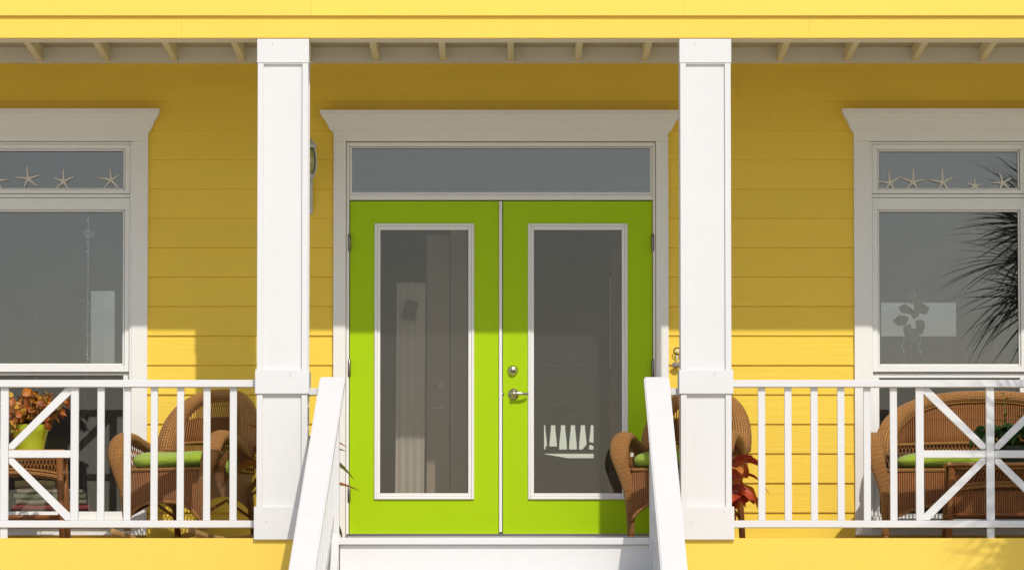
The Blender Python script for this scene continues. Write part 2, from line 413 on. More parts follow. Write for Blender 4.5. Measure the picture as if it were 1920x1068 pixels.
# body of the house: side, back and roof
b = MB()
b.box(-HX, -HX + .15, PW + .121, 8.7, GZ, 3.2); b.box(HX - .15, HX, PW + .121, 8.7, GZ, 3.2)
b.box(-HX, -HX + .15, .211, 8.7, 3.2, 5.9); b.box(HX - .15, HX, .211, 8.7, 3.2, 5.9); b.box(-HX + .151, HX - .151, 8.55, 8.7, 3.2, 5.9)
hb(b, 'side_wall', 'yellow_flat')
b = MB(); b.prism([(-.35, 5.9), (4.45, 8.6), (9.2, 5.9), (9.2, 6.08), (4.45, 8.8), (-.35, 6.08)], 'x', -HX - .35, HX + .35); hb(b, 'roof', 'shingle')
def ring(b, x0, x1, z0, z1, wx, wz, ya, yb, bev=.002, wzb=None):
    """frame of four butted pieces: outer rect, inner = outer minus widths"""
    wzb = wz if wzb is None else wzb
    b.box(x0, x0 + wx, ya, yb, z0, z1, bev); b.box(x1 - wx, x1, ya, yb, z0, z1, bev)
    b.box(x0 + wx, x1 - wx, ya, yb, z1 - wz, z1, bev); b.box(x0 + wx, x1 - wx, ya, yb, z0, z0 + wzb, bev)
# interior
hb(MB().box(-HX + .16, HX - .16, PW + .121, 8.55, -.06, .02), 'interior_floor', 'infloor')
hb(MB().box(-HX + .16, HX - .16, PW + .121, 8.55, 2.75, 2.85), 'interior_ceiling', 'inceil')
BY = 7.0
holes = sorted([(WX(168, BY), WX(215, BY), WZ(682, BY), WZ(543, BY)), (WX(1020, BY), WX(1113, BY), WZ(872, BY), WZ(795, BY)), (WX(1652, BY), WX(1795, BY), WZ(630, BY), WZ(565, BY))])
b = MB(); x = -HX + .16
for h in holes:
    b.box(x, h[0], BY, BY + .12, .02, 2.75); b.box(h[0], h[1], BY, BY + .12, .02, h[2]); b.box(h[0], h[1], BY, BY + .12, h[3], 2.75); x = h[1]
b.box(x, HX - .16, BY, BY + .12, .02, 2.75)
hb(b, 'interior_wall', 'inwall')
b = MB()
for h in holes: b.box(h[0] - .3, h[1] + .3, 8.55, 8.7, 0, .01)
hb(b, 'interior_trim', 'inwall')
# back facade: leave it open behind the openings so daylight is seen through them
b = MB(); b.box(-HX + .151, -3.3, 8.56, 8.7, GZ, 3.2); b.box(-2.4, -.2, 8.56, 8.7, GZ, 3.2); b.box(1.0, 2.3, 8.56, 8.7, GZ, 3.2); b.box(3.9, HX - .151, 8.56, 8.7, GZ, 3.2)
for a, c in ((-3.3, -2.4), (-.2, 1.0), (2.3, 3.9)): b.box(a, c, 8.56, 8.7, GZ, .02)
hb(b, 'back_wall', 'yellow_flat')
M['dimpane'] = glass('daylight_dimming_pane', (.62, .59, .57), .03, .05, (.4, .4, .38))
for h in (holes[0], holes[2]): hb(MB().box(h[0], h[1], BY + .05, BY + .055, h[2], h[3]), 'back_pane', 'dimpane')  # added panes, tinted only to dim the daylight coming through these two openings
b = MB(); ring(b, WX(66, BY), WX(166, BY), .03, WZ(560, BY), .03, .03, BY - .02, BY - .001, .001); hb(b, 'interior_door_trim', 'incurt')
b = MB(); b.box(WX(1143, 2.6), WX(1163, 2.6), 2.6, 2.66, .021, WZ(434, 2.6)); hb(b, 'interior_post', 'inpost')
b = MB(); b.box(WX(1143.5, 2.55), WX(1145.5, 2.55), 2.55, 2.56, WZ(690, 2.55), WZ(520, 2.55)); hb(b, 'interior_rod', 'incurt')
bl = empty('interior_shelf', (WX(1060, BY - .2), BY - .2, WZ(762, BY - .2)), label='faint grey shelf with thin pale edges seen inside the right green door', cat='shelf')
for a, c, e, f, m in ((1012, 1106, 674, 671, 'incurt'), (1014, 1104, 687, 684, 'incurt'), (1018, 1104, 762, 746, 'indoor'), (1022, 1036, 781, 779, 'incurt'), (1046, 1060, 781, 779, 'incurt'), (1066, 1082, 781, 779, 'incurt'), (1088, 1098, 781, 779, 'incurt')):
    b = MB().box(WX(a, BY - .2), WX(c, BY - .2), BY - .2, BY - .17, WZ(e, BY - .2), WZ(f, BY - .2)); bmesh.ops.translate(b.bm, verts=b.bm.verts, vec=-bl.location); b.build('shelf_edge', m, bl)
rb = empty('balustrade', ((holes[1][0] + holes[1][1]) / 2, BY + .06, holes[1][2]), label='dark turned balusters seen far inside through the glass of the right green door', cat='railing')
hw_ = holes[1][1] - holes[1][0]; hh = holes[1][3] - holes[1][2]
MB().box(-hw_ / 2, hw_ / 2, .0, .03, .0, .055 * hh / .29).build('bottom_rail', 'inwall', rb); MB().box(-hw_ / 2, hw_ / 2, 0, .03, hh * .30, hh * .40).build('middle_rail', 'inwall', rb)
b = MB(); b.prism([(-hw_ / 2, 0), (hw_ / 2, 0), (hw_ / 2, hh * .17), (.0, hh * .185), (-hw_ / 2, hh * .29)], 'y', .002, .028); b.build('sloping_board', 'inwall', rb)
MB().tube([(hw_ * .28, .04, hh * .35), (hw_ * .42, .04, hh * .56), (hw_ * .55, .04, hh * .50)], .012, 8).build('bracket', 'inwall', rb)
MB().box(-hw_ * .47, -hw_ * .2, .035, .04, hh * .38, hh * .48).build('ledge', 'inwall', rb)
for k in range(5):
    xx = -hw_ / 2 + hw_ * (k + .42) / 5
    MB().lathe([(.008, hh * .4), (.009, hh * .55), (.013, hh * .7), (.019, hh * .88), (.020, hh * 1.0)], 10, xx, .015).build('baluster', 'inwall', rb)

# ---------------------------------------------------------------- window
def header(parent, xa, xb, tipa, tipb, py0, name='header', pyc=250, pyb=266):
    """crown header: frieze plus stepped cove, with returns at both ends"""
    z0 = WZ(pyb, PW); zt = WZ(py0, PW); zc = WZ(pyc, PW); d = xa - tipa
    fr = hb(MB().box(xa, xb, PW - .045, PW - .001, z0, zc + .004, .002), name, 'white', parent)
    prof = [(0, 0), (.10, .03), (.18, .10), (.26, .12), (.40, .30), (.58, .52), (.74, .62), (.80, .68), (.86, .70), (.88, .80), (1.0, .82), (1.0, 1.0)]
    b = MB(); h = zt - zc; proj = d * .95
    G = []
    for f, g in prof:
        z = zc + h * g; o = f * d; y = PW - .045 - f * proj
        G.append([(xa - o, PW - .001, z), (xa - o, y, z), (xb + o, y, z), (xb + o, PW - .001, z)])
    V = [[b.bm.verts.new(p) for p in r] for r in G]
    for i in range(len(V) - 1):
        for j in range(3): b.bm.faces.new((V[i][j], V[i + 1][j], V[i + 1][j + 1], V[i][j + 1]))
    b.bm.faces.new(V[0]); b.bm.faces.new(V[-1][::-1])
    b.bm.faces.new([r[0] for r in V][::-1] + []); b.bm.faces.new([r[3] for r in V])
    hb(b, 'crown_moulding', 'white', fr if parent is house else parent)
    return fr
def window(xc0, xc1, tip0, tip1, fx0, fx1, gx0, gx1, label, P):
    """P: photograph rows of the glass edges"""
    w_ = empty('window', (0, 0, 0), parent=house, label=label)
    X = lambda p: WX(p, PW)
    Z = lambda p: WZ(p, PW)
    header(w_, X(xc0), X(xc1), X(tip0), X(tip1), 207)
    zbot = Z(1003)
    for a, c in ((xc0, fx0), (fx1, xc1)): hb(MB().box(X(a), X(c), PW - .035, PW - .001, zbot, Z(266), .002), 'casing', 'white', w_)
    hb(MB().box(X(fx0), X(fx1), PW - .034, PW - .001, zbot, Z(990), .002), 'casing', 'white', w_)
    hb(MB().box(X(fx0), X(fx1), PW - .06, PW + .03, Z(989), Z(976), .003), 'sill', 'white', w_)
    # jamb lining
    j = MB(); ring(j, X(fx0), X(fx1), Z(975), Z(267), .012, .012, PW - .03, PW + .119, .001); hb(j, 'jamb', 'vinyl', w_)
    f0, f1 = X(fx0) + .0135, X(fx1) - .0135
    u = MB(); ring(u, f0, f1, Z(363), Z(271), X(gx0) - f0 - .012, Z(271) - Z(P[0]) - .012, PW - .012, PW + .04, .002, Z(P[1]) - Z(363) - .012)
    us = hb(u, 'transom_sash', 'vinyl', w_)
    def bead(z0, z1, dep=PW + .004):
        bb = MB(); ring(bb, X(gx0) - .0115, X(gx1) + .0115, z0 - .0115, z1 + .0115, .0115, .0115, dep, PW + .045, .004); hb(bb, 'glazing_bead', 'vinyl', w_)
        g = MB(); ring(g, X(gx0) - .001, X(gx1) + .001, z0 - .001, z1 + .001, .0035, .0035, PW + .026, PW + .0295, 0); hb(g, 'gasket', 'rubber', w_)
    bead(Z(P[1]), Z(P[0])); hb(MB().box(X(gx0), X(gx1), PW + .03, PW + .036, Z(P[1]), Z(P[0])), 'pane', 'glass', w_)
    hb(MB().box(f0, f1, PW - .004, PW + .05, Z(370.5), Z(364), .001), 'mullion', 'vinyl', w_)
    # double-hung: upper sash forward, lower sash behind it with its meeting rail
    u = MB(); ring(u, f0, f1, Z(697), Z(371.5), X(gx0) - f0 - .012, Z(371.5) - Z(P[2]) - .012, PW - .010, PW + .04, .002, Z(P[3]) - Z(697) - .012); hb(u, 'upper_sash', 'vinyl', w_)
    bead(Z(P[3]), Z(P[2])); hb(MB().box(X(gx0), X(gx1), PW + .03, PW + .036, Z(P[3]), Z(P[2])), 'pane', 'glass', w_)
    u = MB(); ring(u, f0, f1, Z(975), Z(698.5), X(gx0) - f0 - .004, Z(698.5) - Z(P[4]), PW + .012, PW + .06, .002, Z(P[5]) - Z(975)); hb(u, 'lower_sash', 'vinyl', w_)
    hb(MB().box(X(gx0) - .006, X(gx1) + .006, PW + .045, PW + .051, Z(P[5]) - .003, Z(P[4]) + .003), 'pane', 'glass_screen', w_)
    return w_
winL = window(-80, 277, -102, 299, -50, 247, -33, 229.5, 'window on the left of the porch with three starfish and part of a fourth in its transom', (283, 352, 397, 681, 703, 958))
winR = window(1601.5, 1958.5, 1579, 1981, 1632, 1928, 1649.5, 1910, 'window on the right of the porch with five starfish and a palm reflected in its glass', (284, 352, 397, 682, 708, 962))

# ---------------------------------------------------------------- doorway
X = lambda p: WX(p, PW); Z = lambda p: WZ(p, PW)
dc = empty('doorway', (0, 0, 0), parent=house, label='white door surround with crown header and grey transom over two green doors')
header(dc, X(625), X(1253.5), X(600), X(1272), 210)
for a, c in ((625, 648.5), (1230, 1253.5)): hb(MB().box(X(a), X(c), PW - .035, PW - .001, .006, Z(266), .002), 'casing', 'white', dc)
for a, c in ((649.5, 654.6), (1224.4, 1229)): hb(MB().box(X(a), X(c), PW - .02, PW + .119, .006, Z(268), .001), 'jamb', 'white', dc)
hb(MB().box(X(655), X(1224), PW - .02, PW + .119, Z(275), Z(268), .001), 'head_jamb', 'white', dc)
b = MB(); ring(b, X(655), X(1224), Z(366), Z(275.6), X(659.5) - X(655), Z(275.6) - Z(277.5), PW + .0, PW + .05, .001, Z(360.5) - Z(366)); hb(b, 'transom_frame', 'vinyl', dc)
hb(MB().box(X(658), X(1221), PW + .03, PW + .036, Z(361), Z(277)), 'pane', 'glass', dc, label='wide grey transom pane over the doors')
hb(MB().box(X(655), X(1224), PW - .022, PW + .1, Z(375.2), Z(366.6), .002), 'mullion', 'white', dc)
hb(MB().box(X(651), X(1227), PW - .05, PW + .1, .004, Z(1000.0), .003), 'threshold', 'alu', dc)
hb(MB().box(X(651), X(1227), PW - .055, PW - .03, Z(1003), Z(1001.6), .0), 'threshold_lip', 'rubber', dc)
def door(x0, x1, gx0, gx1, label, right):
    z0, z1 = Z(999.6), Z(377); ya, yb = PW + .004, PW + .048
    d = MB(); ring(d, X(x0), X(x1), z0, z1, X(gx0) - X(x0) + .006, z1 - Z(419) + .006, ya, yb, 0, Z(936) - z0 + .006)
    leaf = hb(d, 'door', 'green', label=label)
    f = MB(); ring(f, X(gx0), X(gx1), Z(936), Z(419), X(gx0 + 5) - X(gx0), Z(419) - Z(424), ya - .014, ya + .01, .004)
    ring(f, X(gx0 + 5.1), X(gx1 - 5.1), Z(930.9), Z(424.1), X(gx0 + 11) - X(gx0 + 5.1), Z(424.1) - Z(431), ya - .007, ya + .02, .003)
    hb(f, 'glass_frame', 'vinyl', leaf)
    hb(MB().box(X(gx0 + 10), X(gx1 - 10), ya + .012, ya + .018, Z(925), Z(430)), 'pane', 'glass_door', leaf)
    hx = X(x1) + .003 if right else X(x0) - .003
    for py in (455, 690, 925):
        h = MB().lathe([(.0, Z(py) - .056), (.004, Z(py) - .055), (.0095, Z(py) - .049), (.0095, Z(py) + .049), (.004, Z(py) + .055), (.0, Z(py) + .057)], 10, hx, ya - .022)
        h.box(hx - .007, hx + .007, ya - .018, ya - .002, Z(py) - .049, Z(py) + .049)
        for q in (-.02, .0, .02): h.lathe([(.0103, Z(py) + q - .001), (.0103, Z(py) + q + .001)], 10, hx, ya - .022)
        hb(h, 'hinge', 'darknickel', leaf)
    return leaf, ya
lf, ya = door(656, 935.5, 702, 889, 'green glazed door leaf on the left, without a handle', False)
hb(MB().box(X(935.8), X(941.6), ya - .018, ya + .02, Z(997), Z(377.5), .002), 'astragal', 'white', lf, label='white strip where the two green doors meet')
rf, ya = door(943, 1223, 990, 1177, 'green glazed door leaf on the right with deadbolt and lever handle', True)
def axl(prof, px, py, Y, sides=24):        # lathe round an axis that points out of the door
    b = MB(); b.lathe([(r, Y - o) for r, o in prof], sides, X(px), Z(py), axis='y'); return b
db = hb(axl([(.033, 0), (.033, .006), (.030, .010), (.026, .014), (.0225, .026), (.019, .030), (.0, .031)], 961.5, 694, ya), 'deadbolt', 'nickel', rf)
hb(axl([(.0105, .030), (.0105, .034), (.0, .0342)], 961.5, 695, ya, 16), 'keyway', 'darknickel', rf)
hb(axl([(.034, 0), (.034, .006), (.031, .011), (.022, .016), (.016, .020), (.0135, .045), (.012, .055), (.0, .056)], 963, 738, ya), 'handle_rose', 'nickel', rf)
lv = MB(); cx, cz = X(963), Z(738)
pts = spline([(cx, ya - .048, cz), (cx + .022, ya - .052, cz + .001), (cx + .05, ya - .050, cz - .001), (cx + .074, ya - .040, cz - .002), (cx + .084, ya - .030, cz - .003)], 5)
lv.tube(pts, [(.0115 - .004 * i / len(pts), .007) for i in range(len(pts))], 10, up=(0, 0, 1)); hb(lv, 'lever_handle', 'nickel', rf)
hb(MB().lathe([(.0, ya - .003), (.012, ya - .003), (.012, ya + .001)], 14, X(941.5), Z(738), axis='y'), 'latch_plate', 'darknickel', rf)

# inner door, curtain and note seen through the left door
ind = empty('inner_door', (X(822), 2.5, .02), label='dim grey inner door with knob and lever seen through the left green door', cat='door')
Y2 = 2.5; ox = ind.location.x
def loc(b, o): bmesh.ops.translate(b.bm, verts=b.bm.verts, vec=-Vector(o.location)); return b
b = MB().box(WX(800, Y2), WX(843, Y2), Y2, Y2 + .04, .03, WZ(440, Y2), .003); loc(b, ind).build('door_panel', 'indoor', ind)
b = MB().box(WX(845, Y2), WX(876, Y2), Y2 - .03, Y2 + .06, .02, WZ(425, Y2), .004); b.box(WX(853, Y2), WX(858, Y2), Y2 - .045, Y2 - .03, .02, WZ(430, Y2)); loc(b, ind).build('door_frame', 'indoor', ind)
for py in (724, 765):
    b = MB().lathe([(.03, Y2), (.03, Y2 - .01), (.018, Y2 - .03), (0, Y2 - .032)], 16, WX(826, Y2), WZ(py, Y2), axis='y')
    if py == 765: b.tube([(WX(826, Y2), Y2 - .035, WZ(py, Y2)), (WX(806, Y2), Y2 - .035, WZ(py + 1, Y2))], .008, 8)
    loc(b, ind).build('knob' if py == 724 else 'lever', 'silver', ind)
cu = empty('curtain', (WX(770, 2.35), 2.35, .02), label='white curtain strip hanging inside behind the left green door', cat='curtain')
b = MB(); G = []
for i in range(14):
    z = .04 + (WZ(530, 2.35) - .04) * i / 13
    G.append([(WX(744 + 3 * (1 - i / 13) * -1 + 54 * j / 30, 2.35), 2.35 + .006 * sin(j * .8) * (1 - .4 * i / 13), z) for j in range(31)])
b.grid(G); loc(b, cu).build('curtain_cloth', 'incurt', cu)
b = MB(); cx, cz = WX(769, 2.28), WZ(581, 2.28)
b.box(-.04, .04, -.002, .002, -.058, .058)
b.box(-.034, .034, -.003, -.002, -.05, -.0); nt = b.build('paper_note', 'note'); nt.location = (cx, 2.28, cz); nt.rotation_euler = (0, -radians(-12), 0)
tag(nt, 'small tilted grey card stuck up behind the glass of the left green door', 'card')

# ---------------------------------------------------------------- porch columns
def column(pxc, label, xworld=None):
    x0, x1 = (WX(pxc - 49, 0), WX(pxc + 48.5, 0)) if xworld is None else (xworld - .15, xworld + .15)
    cx = (x0 + x1) / 2; c = empty('porch_column', (cx, .15, 0), label=label, cat='column', group='square white porch columns')
    hw = (x1 - x0) / 2; Yc = -.15
    zt = zb - .003; z1 = WZ(118, 0); zm1, zm0 = WZ(692.5, 0), WZ(738, 0); z3 = WZ(949, 0)
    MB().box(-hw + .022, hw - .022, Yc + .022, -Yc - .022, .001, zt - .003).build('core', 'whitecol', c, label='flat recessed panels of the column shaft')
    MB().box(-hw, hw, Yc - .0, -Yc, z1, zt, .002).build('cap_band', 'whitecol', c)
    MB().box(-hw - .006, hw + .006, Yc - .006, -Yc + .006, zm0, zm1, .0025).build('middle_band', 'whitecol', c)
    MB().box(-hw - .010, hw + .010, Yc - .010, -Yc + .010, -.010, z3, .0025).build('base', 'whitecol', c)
    for nx, nz, ny in ((.048, zm1 - .022, -.156), (.048, zm1 - .040, -.156), (-.09, z3 - .09, -.160), (.10, z3 - .03, -.160), (-.06, zt - .03, -.150)):
        MB().lathe([(.0, ny - .0008), (.0028, ny - .0008), (.0028, ny + .001)], 8, nx, nz, axis='y').build('nail_head', 'hinge', c)
    for za, zc in ((z3, zm0), (zm1, z1)):
        for sx in (-1, 1):
            b = MB(); xa = hw - .004
            b.box(sx * (xa - .034), sx * xa, Yc + .004, Yc + .021, za + .0005, zc - .0005, .0015)
            b.box(sx * (xa - .034), sx * xa, -Yc - .004, -Yc - .021, za + .0005, zc - .0005, .0015)
            b.build('corner_stile', 'whitecol', c)
            b = MB(); b.box(sx * (xa - .016), sx * (xa + .001), Yc + .0215, Yc + .050, za + .0005, zc - .0005, .0015); b.box(sx * (xa - .016), sx * (xa + .001), -Yc - .0215, -Yc - .050, za + .0005, zc - .0005, .0015); b.build('side_stile', 'whitecol', c)
        b = MB(); b.box(-hw + .039, hw - .039, Yc + .0065, Yc + .0215, zc - .008, zc - .0005, .001); b.build('panel_head', 'whitecol', c)
    return c
column(529.5, 'square white column left of the green doors, between the rocking chair and the stairs')
column(1324, 'square white column right of the green doors, in front of the wicker armchair')
column(0, 'square white column at the far left end of the porch', WX(-561 + 49, 0))
column(0, 'square white column at the far right end of the porch', WX(2380, 0))

# ---------------------------------------------------------------- porch railings
RY0, RY1 = .085, .125
def railing(pa, pb, cxp, label, bal, sides, wide):
    r = empty('porch_railing', (WX((pa + pb) / 2, RY0), .105, 0), label=label, cat='railing', group='white porch railings')
    XX = lambda p: WX(p, RY0); ZZ = lambda p: WZ(p, RY0)
    L = lambda b: loc(b, r)
    zt1, zt0, zb1, zb0 = ZZ(712), ZZ(725.5), ZZ(975), ZZ(988.5)
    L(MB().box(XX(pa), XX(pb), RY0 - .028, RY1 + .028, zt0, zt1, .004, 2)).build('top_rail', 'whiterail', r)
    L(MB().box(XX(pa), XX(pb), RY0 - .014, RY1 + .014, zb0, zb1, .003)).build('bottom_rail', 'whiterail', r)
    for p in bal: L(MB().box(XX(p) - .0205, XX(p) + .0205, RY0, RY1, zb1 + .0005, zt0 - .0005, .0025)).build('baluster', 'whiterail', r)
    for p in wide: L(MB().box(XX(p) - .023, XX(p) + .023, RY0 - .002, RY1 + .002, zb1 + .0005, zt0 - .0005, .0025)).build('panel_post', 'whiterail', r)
    if cxp is not None:
        cy = 850
        L(MB().box(XX(cxp) - .0235, XX(cxp) + .0235, RY0 - .003, RY1 + .003, zb1 + .0005, zt0 - .0005, .0025)).build('centre_post', 'whiterail', r)
        L(MB().box(XX(cxp) - .0215, XX(cxp) + .0215, RY0, RY1, .0, zb0 - .0005, .0025)).build('foot_block', 'whiterail', r)
        for sx in (-1, 1):
            xa, xb = XX(cxp) + sx * .0245, XX(cxp + sx * 125.5)
            L(MB().box(min(xa, xb), max(xa, xb), RY0 + .001, RY1 - .001, ZZ(857.5), ZZ(843.5), .002)).build('cross_bar', 'whiterail', r)
            for sz, pe in ((1, 726.2), (-1, 974.2)):
                x0_, z0_ = XX(cxp) + sx * .026, ZZ(850) + sz * .026
                x1_, z1_ = xb, ZZ(pe); w2 = .0215
                # brace cut square to its neighbours
                b = MB(); k = (z1_ - z0_) / (x1_ - x0_); hyp = sqrt(1 + k * k) * w2
                dx = abs(hyp / k)
                pts = [(x0_, z0_ - sz * .0), (x0_ , z0_ + sz * hyp * .9), (x1_ - sx * dx * 1.1, z1_), (x1_, z1_), (x1_, z1_ - sz * hyp * 1.1), (x0_ + sx * dx * .9, z0_)]
                b.prism(pts, 'y', RY0 + .0035, RY1 - .0035)
                bmesh.ops.bevel(b.bm, geom=[e for e in b.bm.edges], offset=.0015, segments=1, affect='EDGES')
                L(b).build('diagonal_brace', 'whiterail', r)
    return r
railing(-462, 480.5, 9.5, 'long white porch railing left of the stairs in front of the rocking chair',
        [190, 239.5, 290, 339, 388.5, 438] + [9.5 * 2 - q for q in (190, 239.5, 290, 339, 388.5, 438)], [], [141, 9.5 * 2 - 141])
railing(1372.5, 2337, 1855.5, 'long white porch railing right of the stairs in front of the wicker loveseat',
        [1427.5, 1477, 1526, 1576, 1625, 1674.5] + [1855.5 * 2 - q for q in (1427.5, 1477, 1526, 1576, 1625, 1674.5)], [], [1723.5, 1855.5 * 2 - 1723.5])
def stub(pa, pb, label):
    r = empty('short_railing', (WX((pa + pb) / 2, RY0), .105, 0), label=label, cat='railing')
    loc(MB().box(WX(pa, RY0), WX(pb, RY0), RY0 - .02, RY1 + .02, WZ(740.5, RY0), WZ(727.5, RY0), .003), r).build('top_rail', 'whiterail', r)
    loc(MB().box(WX(pa, RY0), WX(pb, RY0), RY0 - .01, RY1 + .01, WZ(988, RY0), WZ(975, RY0), .003), r).build('bottom_rail', 'whiterail', r)
stub(579.5, 612, 'short white rail between left column and stair post')
stub(1240, 1273, 'short white rail between right column and stair post')

# ---------------------------------------------------------------- stairs
RUN, RISE = .26, .182
st = empty('stairs', ((SX0 + SX1) / 2, -1.6, GZ), label='white painted front stairs between the two sloping handrails', cat='stairs')
nst = int(-GZ / RISE)
xl0, xr0 = SX0, SX1
loc(MB().box(SX0 - .004, SX1 + .004, -.022, .033, -.038, .002, .004, 2), st).build('nosing', 'whiterail', st)
for k in range(nst + 1):
    ztop = -.040 - RISE * k - (.0 if k == 0 else 0.0); y = .005 - RUN * k
    loc(MB().box(SX0 + .004, SX1 - .004, y, y + .02, max(GZ, ztop - RISE + .0005), ztop - (.0 if k == 0 else .038), .001), st).build('riser', 'whiterail', st)
    if k < nst: loc(MB().box(SX0 + .002, SX1 - .002, y - RUN - .018, y - .0005, ztop - RISE - .037, ztop - RISE, .004, 2), st).build('tread', 'whiterail', st)
for sx, xs in ((-1, SX0), (1, SX1)):
    x0_, x1_ = (xs - .042, xs - .002) if sx < 0 else (xs + .002, xs + .042)
    yB = .0 - RUN * (nst); zB = GZ
    loc(MB().prism([(.012, .0), (-.03, .03), (-.06, -.02), (yB - .30, GZ + .02), (yB - .3, GZ), (yB + .2, GZ), (.012, -.45)], 'x', x0_, x1_), st).build('stringer', 'whiterail', st)
def stair_rail(pt, pb_, label, inner):
    """cap from the porch down; pt / pb_ : (left, right) columns of the cap at rows 711 and 1068"""
    Y0 = .02; slope = RISE / RUN
    xa0, z0 = W((pt[0] + pt[1]) / 2, 711.5, Y0)
    Yb = -1.64
    for _ in range(20):
        zb_ = WZ(1068, Yb); Yb = Y0 - (z0 - zb_) / slope
    xb0 = WX((pb_[0] + pb_[1]) / 2, Yb, 1068)
    r = empty('stair_railing', (xa0, Y0 - 1.5, GZ), label=label, cat='handrail', group='sloping white stair handrails')
    kx = (xb0 - xa0) / (Yb - Y0)
    Yend = Y0 - (z0 - (GZ + .95)) / slope
    P = lambda Y, dz=0: Vector((xa0 + kx * (Y - Y0), Y, z0 - slope * (Y0 - Y) + dz))
    hw = .0735
    def bar(w2, t0, t1, ya, yb2, name, bev=.004):
        b = MB(); a, c = P(ya), P(yb2)
        vs = []
        for p in (a, c):
            for sx in (-1, 1):
                for tz in (t0, t1): vs.append(b.bm.verts.new((p.x + sx * w2, p.y, p.z + tz)))
        for q in ((0, 1, 3, 2), (4, 6, 7, 5), (0, 4, 5, 1), (2, 3, 7, 6), (0, 2, 6, 4), (1, 5, 7, 3)): b.bm.faces.new([vs[i] for i in q])
        bmesh.ops.bevel(b.bm, geom=list(b.bm.edges), offset=bev, segments=3, affect='EDGES')
        for f in b.bm.faces: f.smooth = False
        return loc(b, r).build(name, 'whiterail', r)
    bar(hw, -.048, 0, Y0 + .03, Yend, 'cap_rail', .007)
    bar(.019, -.145, -.0495, Y0 - .05, Yend + .03, 'upper_rail')
    bar(.019, -.80, -.72, Y0 - .05, Yend + .03, 'lower_rail')
    k = 0; y = Y0 - .14
    while y > Yend + .12:
        p = P(y); b = MB(); b.box(p.x - .019, p.x + .019, y - .019, y + .019, p.z - .76, p.z - .10, .002); loc(b, r).build('baluster', 'whiterail', r)
        y -= .135; k += 1
    for yy, zz in ((Y0 - .01, .0), (Yend + .06, GZ)):
        p = P(yy); b = MB(); b.box(p.x - .044, p.x + .044, yy - .044, yy + .044, zz - (.25 if zz == 0 else 0) + .001, p.z - .045, .003); loc(b, r).build('newel_post', 'whiterail', r)
stair_rail((598.5, 647), (541, 590), 'sloping white handrail on the left side of the stairs', 1)
stair_rail((1208, 1255), (1240.5, 1288.5), 'sloping white handrail on the right side of the stairs', -1)

